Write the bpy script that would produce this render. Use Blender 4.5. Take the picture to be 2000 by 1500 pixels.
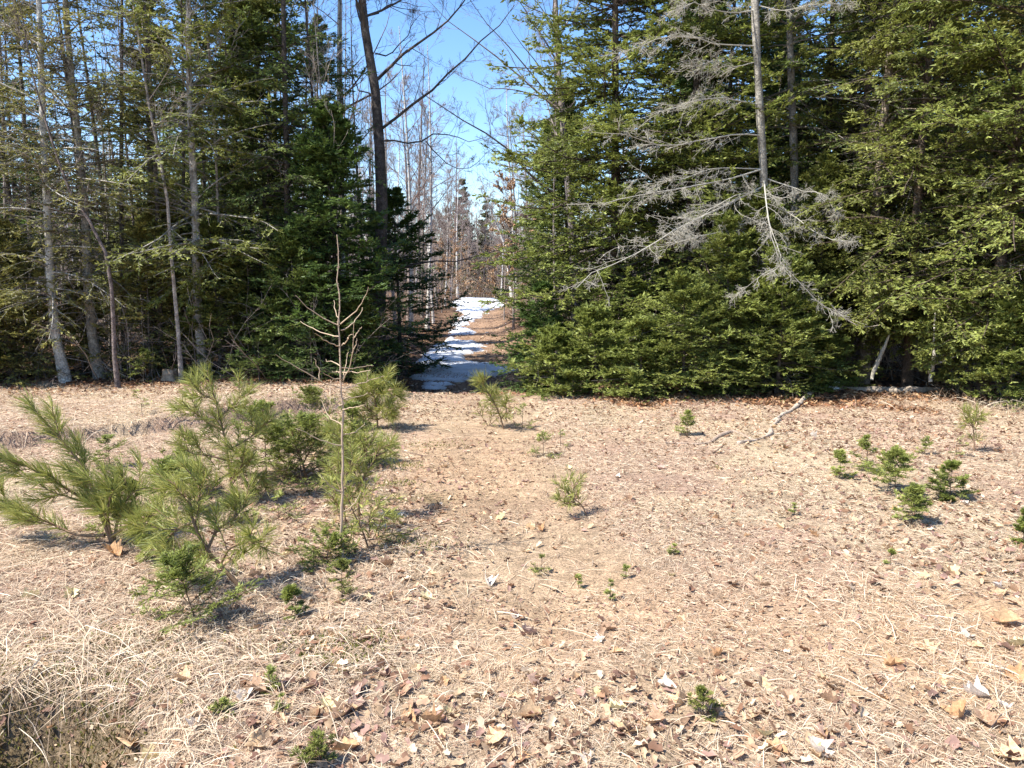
import bpy, math
import numpy as np
from mathutils import Vector
R = math.radians
scene = bpy.context.scene
COL = scene.collection
for o in list(bpy.data.objects): bpy.data.objects.remove(o)

# ------------------------------------------------------------------ camera
CAM_H, PITCH, FPX = 1.6, R(8.0), 1500.0          # eye height, pitch down, focal length in photo pixels (2000 wide)
cam_d = bpy.data.cameras.new("camera"); cam = bpy.data.objects.new("camera", cam_d); COL.objects.link(cam)
cam.location = (0, 0, CAM_H); cam.rotation_euler = (R(90) - PITCH, 0, 0)
cam_d.sensor_width = 36; cam_d.lens = 27; cam_d.clip_start = 0.05; cam_d.clip_end = 2000
scene.camera = cam
scene.render.resolution_x, scene.render.resolution_y = 1024, 768
# ------------------------------------------------------------------ light
SUN_AZ, SUN_EL = R(-112), R(55)                    # azimuth from the view direction (+Y), negative = left
world = bpy.data.worlds.new("World"); scene.world = world; world.use_nodes = True
wn = world.node_tree; wn.nodes.clear()
sky = wn.nodes.new('ShaderNodeTexSky'); sky.sky_type = 'NISHITA'; sky.sun_disc = False
sky.sun_elevation = SUN_EL; sky.sun_rotation = SUN_AZ; sky.altitude = 300; sky.air_density = 1.0; sky.dust_density = 0.6; sky.ozone_density = 2.2
bg = wn.nodes.new('ShaderNodeBackground'); bg.inputs['Strength'].default_value = 0.145
wo = wn.nodes.new('ShaderNodeOutputWorld')
hs = wn.nodes.new('ShaderNodeHueSaturation'); hs.inputs['Saturation'].default_value = 1.2; hs.inputs['Hue'].default_value = .504; hs.inputs['Value'].default_value = .93
wn.links.new(sky.outputs[0], hs.inputs['Color']); wn.links.new(hs.outputs[0], bg.inputs[0]); wn.links.new(bg.outputs[0], wo.inputs[0])
sd = bpy.data.lights.new("sun", 'SUN'); sd.energy = 5.0; sd.angle = R(0.55); sd.color = (1.0, 0.955, 0.88)
sun = bpy.data.objects.new("sun", sd); COL.objects.link(sun)
sdir = Vector((math.sin(SUN_AZ)*math.cos(SUN_EL), math.cos(SUN_AZ)*math.cos(SUN_EL), math.sin(SUN_EL)))
sun.rotation_euler = sdir.to_track_quat('Z', 'Y').to_euler(); sun.location = (-20, 5, 25)
scene.view_settings.view_transform = 'Standard'; scene.view_settings.look = 'None'
scene.view_settings.gamma = 1; scene.view_settings.exposure = 1.15
scene.render.engine = 'CYCLES'
scene.cycles.max_bounces = 6; scene.cycles.diffuse_bounces = 3; scene.cycles.transparent_max_bounces = 4

# ------------------------------------------------------------------ helpers
def rs(seed): return np.random.RandomState(seed)
def hsh(ix, iy, seed):
    n = (ix.astype(np.int64)*374761393 + iy.astype(np.int64)*668265263 + seed*974634777) & 0xffffffff
    n = ((n ^ (n >> 13)) * 1274126177) & 0xffffffff
    n = n ^ (n >> 16)
    return (n & 0xffffff) / float(0xffffff)
def vn(x, y, s, seed=0):
    X = np.asarray(x, float)/s; Y = np.asarray(y, float)/s
    ix = np.floor(X); iy = np.floor(Y); fx = X-ix; fy = Y-iy
    fx = fx*fx*(3-2*fx); fy = fy*fy*(3-2*fy)
    a = hsh(ix, iy, seed); b = hsh(ix+1, iy, seed); c = hsh(ix, iy+1, seed); d = hsh(ix+1, iy+1, seed)
    return (a*(1-fx)+b*fx)*(1-fy) + (c*(1-fx)+d*fx)*fy
def ss(e0, e1, x):
    t = np.clip((np.asarray(x, float)-e0)/(e1-e0), 0, 1); return t*t*(3-2*t)
def road_x(y):      # centre line of the old road
    return np.interp(y, [8, 10, 12, 15, 20, 30, 44, 60, 90], [-0.35, -0.42, -0.62, -0.9, -1.3, -1.9, -1.9, -1.2, 0.5])
def G(x, y):        # height of the ground
    x = np.asarray(x, float); y = np.asarray(y, float)
    z = 0.07*(vn(x, y, 3.1, 1)-.5) + 0.05*(vn(x, y, 0.9, 2)-.5) + 0.026*(vn(x, y, 0.27, 3)-.5)*(1-.6*np.exp(-((x-.3)/1.6)**2))
    hq = np.sqrt(((x+1.92)/0.74)**2 + ((y-2.42)/0.48)**2) + .25*(vn(x, y, .3, 6)-.5)
    z = z - 0.55*(1-ss(.35, 1.1, hq))          # hollow at the left front
    ax, ay, bx, by = -4.9, 6.55, -1.3, 9.75                                   # ledge of the left bank
    ux, uy = bx-ax, by-ay; L = math.hypot(ux, uy); ux /= L; uy /= L
    t = (x-ax)*ux + (y-ay)*uy; d = -(x-ax)*uy + (y-ay)*ux + 0.22*(vn(t, 0*t, 0.8, 5)-.5)
    z = z + 0.17*ss(0.0, 0.07, d)*(1-ss(L-0.4, L+.5, t))*(0.55+.9*vn(t, 0*t, 1.1, 9))*ss(-.6, .4, t+1.6)*(1-ss(0.6, 3.0, d))
    r = np.abs(x-road_x(y))
    z = z - 0.30*ss(10.3, 11.8, y)*(1-ss(1.15, 2.2, r))
    z = z + 0.22*ss(11, 13, y)*(vn(x, y, 2.2, 7)-.35)*ss(1.4, 3, r)
    z = z + 0.55*ss(26, 45, y) - 0.9*ss(46, 56, y) + 9.0*ss(70, 150, y) + 5*ss(28, 60, np.abs(x))
    z = z + 0.02*(np.abs(((x-road_x(y)+0.0)))<0)
    return z
def W(px, py, Y):   # the point at distance Y seen at a photo pixel
    cx, cy = (px-1000)/FPX, (750-py)/FPX
    dy = math.cos(PITCH) + cy*math.sin(PITCH); dz = -math.sin(PITCH) + cy*math.cos(PITCH)
    return np.array([cx*Y/dy, Y, CAM_H + dz*Y/dy])
def ground_at(px, py):   # where that pixel's ray meets the ground
    cx, cy = (px-1000)/FPX, (750-py)/FPX
    dy = math.cos(PITCH) + cy*math.sin(PITCH); dz = -math.sin(PITCH) + cy*math.cos(PITCH)
    Y = -CAM_H*dy/dz
    for _ in range(12):
        g = float(G(cx*Y/dy, Y)); Y = 0.5*Y + 0.5*(-(CAM_H-g)*dy/dz)
    return np.array([cx*Y/dy, Y, float(G(cx*Y/dy, Y))])
def nrm(v): return v/np.maximum(np.linalg.norm(v, axis=-1, keepdims=True), 1e-9)

class MB:           # collects geometry and links it as ONE mesh object
    def __init__(s): s.v=[]; s.f4=[]; s.f3=[]; s.c=[]; s.n=0
    def add(s, V, F, C):
        V = np.asarray(V, float).reshape(-1, 3); F = np.asarray(F, int)
        (s.f4 if F.shape[1]==4 else s.f3).append(F+s.n)
        C = np.asarray(C, float)
        if C.ndim==1: C = np.repeat(C[None], len(V), 0)
        s.v.append(V); s.c.append(C[:, :3]); s.n += len(V)
    def mesh(s, name, mat, smooth=False):
        me = bpy.data.meshes.new(name)
        V = np.concatenate(s.v); C = np.concatenate(s.c)
        f3 = np.concatenate(s.f3) if s.f3 else np.zeros((0,3),int); f4 = np.concatenate(s.f4) if s.f4 else np.zeros((0,4),int)
        me.vertices.add(len(V)); me.vertices.foreach_set('co', V.ravel().astype(np.float32))
        li = np.concatenate([f3.ravel(), f4.ravel()]); me.loops.add(len(li)); me.loops.foreach_set('vertex_index', li.astype(np.int32))
        tot = np.concatenate([np.full(len(f3),3), np.full(len(f4),4)]); st = np.concatenate([[0], np.cumsum(tot)[:-1]])
        me.polygons.add(len(tot)); me.polygons.foreach_set('loop_start', st.astype(np.int32))
        if smooth: me.polygons.foreach_set('use_smooth', np.ones(len(tot), bool))
        a = me.attributes.new('col', 'BYTE_COLOR', 'POINT')
        a.data.foreach_set('color', np.concatenate([np.clip(C,0,1), np.ones((len(C),1))], 1).ravel().astype(np.float32))
        me.materials.append(mat); me.update(calc_edges=True)
        return me
    def build(s, name, mat, parent=None, smooth=False):
        return link(name, s.mesh(name, mat, smooth), parent)
def link(name, me, parent=None):
    o = bpy.data.objects.new(name, me); COL.objects.link(o)
    if parent: o.parent = parent
    return o
def tag(o, label=None, cat=None, group=None, kind=None):
    if label: o['label'] = label
    if cat: o['category'] = cat
    if group: o['group'] = group
    if kind: o['kind'] = kind
    return o
def empty(name, loc, label, cat, group=None, rz=0):
    o = bpy.data.objects.new(name, None); COL.objects.link(o); o.location = tuple(loc); o.rotation_euler = (0,0,rz)
    o.empty_display_size = 0.1
    return tag(o, label, cat, group)
def copy_tree(o, parent=None):
    c = o.copy(); COL.objects.link(c); c.parent = parent
    for ch in list(CH.get(o.name, [])): copy_tree(ch, c)
    return c
CH = {}
def reg(root, kids): CH[root.name] = kids

def tubes(mb, P, Rr, sides, col):
    """P (N,K,3), Rr (N,K), col (3,) or (N,3): tapered tubes"""
    P = np.asarray(P, float); N, K = P.shape[:2]
    if N == 0: return
    T = np.empty_like(P); T[:,1:-1] = P[:,2:]-P[:,:-2]; T[:,0] = P[:,1]-P[:,0]; T[:,-1] = P[:,-1]-P[:,-2]; T = nrm(T)
    ref = np.where(np.abs(T[:,:1,2:3])>0.8, np.array([1.,0,0]), np.array([0,0,1.]))
    A = nrm(np.cross(T, np.broadcast_to(ref, T.shape))); B = np.cross(T, A)
    an = np.arange(sides)*2*math.pi/sides
    V = P[:,:,None,:] + Rr[:,:,None,None]*(np.cos(an)[None,None,:,None]*A[:,:,None,:] + np.sin(an)[None,None,:,None]*B[:,:,None,:])
    k, s_ = np.meshgrid(np.arange(K-1), np.arange(sides), indexing='ij')
    a = k*sides+s_; b = k*sides+(s_+1)%sides
    F = np.stack([a, b, b+sides, a+sides], -1).reshape(-1,4)
    F = (F[None] + (np.arange(N)*K*sides)[:,None,None]).reshape(-1,4)
    col = np.asarray(col, float)
    C = np.repeat(col, K*sides, 0) if col.ndim==2 else col
    mb.add(V.reshape(-1,3), F, C)
def resample(pts, K):
    pts = np.asarray(pts, float); d = np.r_[0, np.cumsum(np.linalg.norm(np.diff(pts, axis=0), axis=1))]
    # catmull-rom style smoothing through cubic hermite
    t = np.linspace(0, d[-1], K); out = np.empty((K,3))
    m = np.gradient(pts, np.maximum(d, 1e-6)+np.arange(len(d))*1e-6, axis=0) if len(pts)>2 else None
    if m is None:
        for i in range(3): out[:,i] = np.interp(t, d, pts[:,i])
        return out
    j = np.clip(np.searchsorted(d, t, side='right')-1, 0, len(d)-2); h = d[j+1]-d[j]; u = ((t-d[j])/h)[:,None]; h = h[:,None]
    return (2*u**3-3*u**2+1)*pts[j] + (u**3-2*u**2+u)*h*m[j] + (-2*u**3+3*u**2)*pts[j+1] + (u**3-u**2)*h*m[j+1]
def at_t(P, idx, t):
    K = P.shape[1]; f = t*(K-1); i = np.clip(np.floor(f).astype(int), 0, K-2); u = (f-i)[:,None]
    p = P[idx, i]*(1-u) + P[idx, i+1]*u; T = nrm(P[idx, i+1]-P[idx, i]); return p, T, i, u[:,0]
def spawn(rng, P, Rd, n, t0, t1, ang, ang_sd, ln, K, up=0.0, wig=0.15, rr=0.55, flat=None, tp=0.15, tpow=1.0, shrink=0.6, side=None):
    """n children on each parent polyline. returns P2,R2,parent t"""
    N = len(P); idx = np.repeat(np.arange(N), n); M = len(idx)
    if M == 0: return np.zeros((0,K,3)), np.zeros((0,K)), np.zeros(0)
    t = t0 + (t1-t0)*rng.rand(M)**tpow
    p, T, i, u = at_t(P, idx, t)
    r0 = Rd[idx, i]*(1-u) + Rd[idx, i+1]*u
    if flat is None:
        rv = rng.normal(size=(M,3)); perp = nrm(rv - (rv*T).sum(1,keepdims=True)*T)
    else:
        h = nrm(np.cross(T, np.array([0,0,1.])) + rng.normal(size=(M,3))*flat); sg = np.where(rng.rand(M)<.5, -1, 1)[:,None]
        perp = nrm((h - (h*T).sum(1,keepdims=True)*T))*sg
    a = R(ang) + rng.normal(size=M)*R(ang_sd)
    D = nrm(T*np.cos(a)[:,None] + perp*np.sin(a)[:,None])
    Ls = (ln if np.isscalar(ln) else ln[idx]) * (0.55+0.75*rng.rand(M)) * (1-shrink*(t-t0)/max(1e-6, t1-t0))
    st = (Ls/(K-1))[:,None]
    out = np.empty((M,K,3)); out[:,0] = p
    for k in range(1, K):
        D = nrm(D + np.array([0,0,up/K]) + rng.normal(size=(M,3))*wig)
        out[:,k] = out[:,k-1] + D*st
    rb = r0*rr*(0.7+.5*rng.rand(M)); Ro = rb[:,None]*np.linspace(1, tp, K)[None]
    return out, Ro, t
def cards(mb, P, D, Nn, ln, wd, col, fold=0.25):
    """small folded leaf/needle clumps. P base, D dir, Nn normal"""
    S = nrm(np.cross(D, Nn)); Nn = nrm(np.cross(S, D)); ln = ln[:,None]; wd = wd[:,None]
    mid = P + D*ln*0.45
    V = np.stack([P, mid+S*wd*.5+Nn*wd*fold, P+D*ln, mid-S*wd*.5+Nn*wd*fold], 1)
    n = len(P); b = np.arange(n)*4
    F = np.concatenate([np.stack([b, b+1, b+2], 1), np.stack([b, b+2, b+3], 1)])
    mb.add(V.reshape(-1,3), F, np.repeat(col, 4, 0))

# ------------------------------------------------------------------ materials
def mat(name, rough=0.85, trans=0.0, spec=0.2, noise=None, bump=None, tint=(1,1,1)):
    m = bpy.data.materials.new(name); m.use_nodes = True; nt = m.node_tree; nt.nodes.clear(); N = nt.nodes.new; Lk = nt.links.new
    out = N('ShaderNodeOutputMaterial'); pb = N('ShaderNodeBsdfPrincipled'); at = N('ShaderNodeAttribute'); at.attribute_name = 'col'
    pb.inputs['Roughness'].default_value = rough; pb.inputs['Specular IOR Level'].default_value = spec
    c = at.outputs['Color']
    mx = N('ShaderNodeMix'); mx.data_type = 'RGBA'; mx.blend_type = 'MULTIPLY'; mx.inputs[0].default_value = 1; mx.inputs[7].default_value = (*tint, 1)
    Lk(c, mx.inputs[6]); c = mx.outputs[2]
    if noise:
        for (sc, lo, hi) in noise:
            tc = N('ShaderNodeTexCoord'); nz = N('ShaderNodeTexNoise'); nz.inputs['Scale'].default_value = sc; nz.inputs['Detail'].default_value = 6
            mr = N('ShaderNodeMapRange'); mr.inputs[1].default_value = .3; mr.inputs[2].default_value = .7; mr.inputs[3].default_value = lo; mr.inputs[4].default_value = hi
            Lk(tc.outputs['Object'], nz.inputs['Vector']); Lk(nz.outputs['Fac'], mr.inputs[0])
            m2 = N('ShaderNodeMix'); m2.data_type = 'RGBA'; m2.blend_type = 'MULTIPLY'; m2.inputs[0].default_value = 1
            Lk(c, m2.inputs[6]); Lk(mr.outputs[0], m2.inputs[7]); c = m2.outputs[2]
    Lk(c, pb.inputs['Base Color'])
    if bump:
        tc = N('ShaderNodeTexCoord'); nz = N('ShaderNodeTexNoise'); nz.inputs['Scale'].default_value = bump[0]; nz.inputs['Detail'].default_value = 8; nz.inputs['Roughness'].default_value = .65
        bp = N('ShaderNodeBump'); bp.inputs['Strength'].default_value = bump[1]; bp.inputs['Distance'].default_value = bump[2]
        Lk(tc.outputs['Object'], nz.inputs['Vector']); Lk(nz.outputs['Fac'], bp.inputs['Height']); Lk(bp.outputs[0], pb.inputs['Normal'])
    if trans:
        tr = N('ShaderNodeBsdfTranslucent'); ms = N('ShaderNodeMixShader'); ms.inputs[0].default_value = trans
        Lk(c, tr.inputs[0]); Lk(pb.outputs[0], ms.inputs[1]); Lk(tr.outputs[0], ms.inputs[2]); Lk(ms.outputs[0], out.inputs[0])
    else: Lk(pb.outputs[0], out.inputs[0])
    return m
M_NEEDLE = mat('conifer_needles', 0.5, 0.35, 0.3)
M_PINE = mat('pine_needles', 0.42, 0.35, 0.35)
M_BARK = mat('bark', 0.9, noise=[(3, .7, 1.2), (11, .45, 1.4), (45, .6, 1.3)], bump=(30, 1, .03))
M_TWIG = mat('twig_bark', 0.8)
M_GROUND = mat('ground_litter', 0.95, spec=.1, noise=[(1.6, .8, 1.15), (14, .7, 1.25), (70, .55, 1.3)], bump=(55, .9, .03), tint=(.96,.925,.92))
M_STRAW = mat('dry_straw', 0.65, 0.2, .2, tint=(.96,.93,.92))
M_LEAF = mat('dead_leaf', 0.65, 0.2, .2, noise=[(9, .65, 1.2), (40, .7, 1.2)])
M_WOOD = mat('weathered_wood', 0.9, noise=[(12, .5, 1.25), (60, .7, 1.2)], bump=(26, .9, .02))
def birch_mat():
    m = mat('birch_bark', 0.7, noise=[(5, .8, 1.1)]); nt = m.node_tree; N = nt.nodes.new; Lk = nt.links.new
    pb = [n for n in nt.nodes if n.type=='BSDF_PRINCIPLED'][0]; src = pb.inputs['Base Color'].links[0].from_socket
    tc = N('ShaderNodeTexCoord'); mp = N('ShaderNodeMapping'); mp.inputs['Scale'].default_value = (5, 5, 22)
    nz = N('ShaderNodeTexNoise'); nz.inputs['Scale'].default_value = 1.6; nz.inputs['Detail'].default_value = 5
    cr = N('ShaderNodeValToRGB'); cr.color_ramp.elements[0].position = .56; cr.color_ramp.elements[1].position = .64
    mx = N('ShaderNodeMix'); mx.data_type = 'RGBA'; mx.inputs[7].default_value = (.05,.045,.04,1)
    Lk(tc.outputs['Object'], mp.inputs[0]); Lk(mp.outputs[0], nz.inputs[0]); Lk(nz.outputs['Fac'], cr.inputs[0]); Lk(cr.outputs[0], mx.inputs[0])
    Lk(src, mx.inputs[6]); Lk(mx.outputs[2], pb.inputs['Base Color']); return m
M_BIRCH = birch_mat()
def snow_mat():
    m = mat('old_snow', 0.6, spec=.25, noise=[(2.2, .82, 1.04), (20, .85, 1.04)], bump=(16, .5, .03)); 
    pb = [n for n in m.node_tree.nodes if n.type=='BSDF_PRINCIPLED'][0]
    pb.inputs['Subsurface Weight'].default_value = 0; return m
M_SNOW = snow_mat()

# ------------------------------------------------------------------ ground
def axis(segs):
    out = []
    for a, b, s in segs: out.append(np.arange(a, b, s))
    return np.concatenate(out + [[segs[-1][1]]])
def clearing(x, y):   # 1 in the open clearing, 0 on the forest floor
    edge = np.interp(x, [-12,-6,-3.5,-1.8,-1.3,0.4,0.9,2.2,3.6,5.5,8,12], [11.2,11.2,11.6,11.0,11.2,11.2,10.2,9.7,9.9,9.7,9.2,9.0])
    return 1-ss(-.4, .35, y-edge+.1+1.2*(vn(x, y, .8, 12)-.5)+.7*(vn(x, y, 2.3, 13)-.5))
def track(x, y):      # worn tread of the road across the clearing, with two faint ruts
    cx = np.interp(y, [2, 4, 6, 8, 10.5], [.55, .15, -.15, -.35, -.42]); u = np.abs(x-cx+.18*(vn(x, y, .8, 61)-.5))
    return (1-ss(.35, .85, u))*ss(2.6, 4.6, y)*(1-ss(10.4, 11, y))*(.65+.5*vn(x, y, .45, 62))
def ground_col(x, y):
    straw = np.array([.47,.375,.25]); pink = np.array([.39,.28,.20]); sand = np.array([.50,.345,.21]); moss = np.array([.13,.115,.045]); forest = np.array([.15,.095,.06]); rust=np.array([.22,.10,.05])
    n1 = vn(x, y, 1.3, 21)*.6 + vn(x, y, .35, 22)*.4
    c = straw*(1-ss(.35,.65,n1))[...,None] + pink*ss(.35,.65,n1)[...,None]
    tk = track(x, y)[...,None]*.85; c = c*(1-tk)+np.array([.40,.295,.19])*tk
    s = np.exp(-(((x-1.5)/1.5)**2+((y-3.3)/.8)**2))*1.0 + .55*np.exp(-(((x+.35)/.8)**2+((y-6.5)/1.4)**2)) + .4*np.exp(-(((x-.1)/.6)**2+((y-2.9)/.4)**2))
    s = np.clip(s*(.4+1.1*vn(x, y, .5, 23)), 0, 1)[...,None]; c = c*(1-s)+sand*s
    mo = np.exp(-(((x+.75)/.45)**2+((y-5.0)/.7)**2))*.8*ss(.4,.7,vn(x,y,.25,24)) + np.exp(-(((x+1.95)/.6)**2+((y-2.42)/.4)**2))*1.4 + .6*np.exp(-(((x+.85)/.35)**2+((y-3.05)/.2)**2)) + .7*np.exp(-(((x+2.4)/.7)**2+((y-10.6)/.5)**2))*ss(.4,.6,vn(x,y,.3,25))  # moss patches; the hollow's strong term also puts its missing sun into the colour
    mo = np.clip(mo, 0, 1)[...,None]; c = c*(1-mo)+moss*mo
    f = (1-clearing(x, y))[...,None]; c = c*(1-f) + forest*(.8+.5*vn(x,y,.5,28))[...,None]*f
    edge = clearing(x, y); e = (4*edge*(1-edge))[...,None]*.75; c = c*(1-e)+rust*1.3*e
    r = np.abs(x-road_x(y)-.55); rr_ = ((1-ss(.5, 1.4, r))*ss(10.8, 11.6, y))[...,None]; c = c*(1-rr_)+np.array([.33,.22,.14])*rr_
    far = ss(40, 60, y)[...,None]; c = c*(1-far)+np.array([.12,.085,.055])*far
    return c
def build_ground():
    xs = axis([(-400,-60,20),(-60,-20,2),(-20,-9,.5),(-9,-5,.09),(-5,4.5,.04),(4.5,9,.09),(9,20,.5),(20,60,2),(60,400,20)])
    ys = axis([(-60,-4,4),(-4,1.2,.4),(1.2,7,.04),(7,13,.06),(13,24,.15),(24,60,.6),(60,120,5),(120,900,40)])
    X, Y = np.meshgrid(xs, ys, indexing='ij'); Z = G(X, Y) + .012*(vn(X, Y, .09, 4)-.5)
    n, m = X.shape; i, j = np.meshgrid(np.arange(n-1), np.arange(m-1), indexing='ij'); a = i*m+j
    F = np.stack([a, a+m, a+m+1, a+1], -1).reshape(-1,4)
    mb = MB(); mb.add(np.stack([X, Y, Z], -1).reshape(-1,3), F, ground_col(X, Y).reshape(-1,3))
    tag(mb.build('ground', M_GROUND, smooth=True), kind='structure')
build_ground()

_SN = [(768,812,850),(760,810,880),(750,811,885),(742,812,915),(735,812,965),(727,812,1003),(718,813,1000),(711,816,960),(705,817,905),(696,822,900),(687,834,935),(677,848,948),(668,868,930),(662,876,880),(655,884,900),(649,886,942),(641,889,903),(630,893,908),(620,902,934),(610,899,940),(601,894,972),(593,892,985)]
_sl = np.array([ground_at(l, p) for p, l, r in _SN]); _sr = np.array([ground_at(r, p) for p, l, r in _SN]); _sl = _sl[np.argsort(_sl[:,1])]; _sr = _sr[np.argsort(_sr[:,1])]
def snow_field(x, y):
    nz = .34*(vn(x, y, .6, 32)-.5) + .22*(vn(x, y, .17, 33)-.5) + .12*(vn(x, y, .07, 40)-.5)
    far = 1+ss(18, 40, y)*.8
    d = np.minimum(x-np.interp(y, _sl[:,1], _sl[:,0]), np.interp(y, _sr[:,1], _sr[:,0])-x) + nz*far
    d = np.minimum(d, (y-12.3-.5*vn(x,y,.8,34))*.9)
    u = x-road_x(y)
    d = np.minimum(d, np.maximum((np.abs(y-24.2-.5*u)-.55)*1.1, (-.9-u)*1.1)+nz)
    d = np.minimum(d, np.maximum((y-14.6)*.7, (vn(x*.8,y*1.4,.5,39)-.34)))
    return np.where(y>47.5, -1, d)
def build_snow():
    xs = np.arange(-4.6, 1.6, .05); ys = np.concatenate([np.arange(10.6, 24, .06), np.arange(24, 47.5, .07)])
    X, Y = np.meshgrid(xs, ys, indexing='ij'); D = snow_field(X, Y)
    Z = G(X, Y) + np.clip(D*.35, -.04, .055) + .012*(vn(X, Y, .35, 37)-.5)
    n, m = X.shape; i, j = np.meshgrid(np.arange(n-1), np.arange(m-1), indexing='ij'); a = (i*m+j)
    F = np.stack([a, a+m, a+m+1, a+1], -1).reshape(-1,4); keep = (D.ravel()[F]>-.06).any(1); F = F[keep]
    used = np.unique(F); mp = -np.ones(n*m, int); mp[used] = np.arange(len(used))
    mb = MB(); c = np.array([.74,.765,.80])*(.92+.1*vn(X, Y, .6, 38).ravel()[used])[:,None]; e_ = ((1-ss(-.02,.16,D.ravel()[used]))*.75+.35*ss(.55,.85,vn(X,Y,.35,71).ravel()[used])*(Y.ravel()[used]<24))[:,None]; c = c*(1-e_)+np.array([.44,.40,.36])*e_
    mb.add(np.stack([X, Y, Z], -1).reshape(-1,3)[used], mp[F], c)
    tag(mb.build('snow', M_SNOW, smooth=True), 'melting old snow lying in patches along the shaded road', 'snow', kind='stuff')
build_snow()

# ------------------------------------------------------------------ litter and dry grass (stuff)
def polar(rng, n, r0, r1, half=46):
    r = r0+(r1-r0)*rng.rand(n); a = R(half)*(2*rng.rand(n)-1); return r*np.sin(a), r*np.cos(a), r
PALS = {'straw': np.array([[.62,.51,.36],[.54,.43,.30],[.70,.61,.46],[.46,.35,.25],[.56,.42,.29]]),
        'litter': np.array([[.30,.17,.10],[.42,.27,.17],[.24,.13,.08],[.52,.36,.22],[.36,.22,.17],[.60,.46,.32],[.18,.10,.07]]),
        'forest': np.array([[.26,.12,.06],[.33,.17,.08],[.16,.08,.05],[.40,.24,.13],[.48,.31,.17]])}
def strands(rng, mb, x, y, ln, wd, hgt, az=None, pal='straw', amp=.12):
    n = len(x); z = G(x, y); az = rng.rand(n)*2*math.pi if az is None else az
    d = np.stack([np.cos(az), np.sin(az)], 1); s = np.stack([-d[:,1], d[:,0]], 1)
    bend = (rng.rand(n)-.5)*ln*.5
    pts = []
    for t, k in ((0, 0), (.35, .75), (.7, 1), (1, .7*1)):
        q = np.stack([x, y], 1) + d*(ln*t)[:,None] + s*(bend*t*t)[:,None]
        zz = np.maximum(G(q[:,0], q[:,1]), z-.22*t*ln) + hgt*k*(1 if t<1 else rng.rand(n)) + .003
        pts.append(np.concatenate([q, zz[:,None]], 1))
    P = np.stack(pts, 1); Wd = np.stack([np.r_[s[i], 0] for i in range(0)], 0) if False else np.concatenate([s, rng.normal(size=(n,1))*.6], 1)
    w = wd[:,None,None]*np.array([.8,1,.8,.15])[None,:,None]*.5
    V = np.stack([P-Wd[:,None]*w, P+Wd[:,None]*w], 2).reshape(n, 8, 3)
    F = np.array([[0,1,3,2],[2,3,5,4],[4,5,7,6]]); F = (F[None]+(np.arange(n)*8)[:,None,None]).reshape(-1,4)
    p = PALS[pal]; c = p[rng.randint(len(p), size=n)]*(1+amp*rng.normal(size=(n,1)))
    mb.add(V.reshape(-1,3), F, np.repeat(c, 8, 0))
def flakes(rng, mb, x, y, sz, pal, tilt=.35, lift=.006):
    n = len(x); z = G(x, y)+lift+sz*.12*rng.rand(n); az = rng.rand(n)*2*math.pi
    nn = nrm(np.stack([tilt*rng.normal(size=n), tilt*rng.normal(size=n), np.ones(n)], 1)); d = nrm(np.cross(nn, np.stack([np.cos(az), np.sin(az), 0*az], 1))); s = np.cross(nn, d)
    P = np.stack([x, y, z], 1); curl = sz*(rng.rand(n)-.3)*.5; w = sz*(.35+.4*rng.rand(n))
    pr = [(0,-.5,.3),(.5,-.15,1),(.32,.15,.6),(.55,.4,.9),(0,.6,.4),(-.5,.3,.9),(-.3,0,.6),(-.5,-.25,1)]
    V = np.stack([P+s*(w*a)[:,None]+d*(sz*b)[:,None]+nn*(curl*(abs(a)*1.6))[:,None]*c_ for a,b,c_ in pr]+[P-nn*(curl*.15)[:,None]], 1)
    F = np.array([[8,i,(i+1)%8] for i in range(8)]); F = (F[None]+(np.arange(n)*9)[:,None,None]).reshape(-1,3)
    p = PALS[pal]; c = p[rng.randint(len(p), size=n)]*(1+.15*rng.normal(size=(n,1)))
    mb.add(V.reshape(-1,3), F, np.repeat(c, 9, 0))
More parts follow.
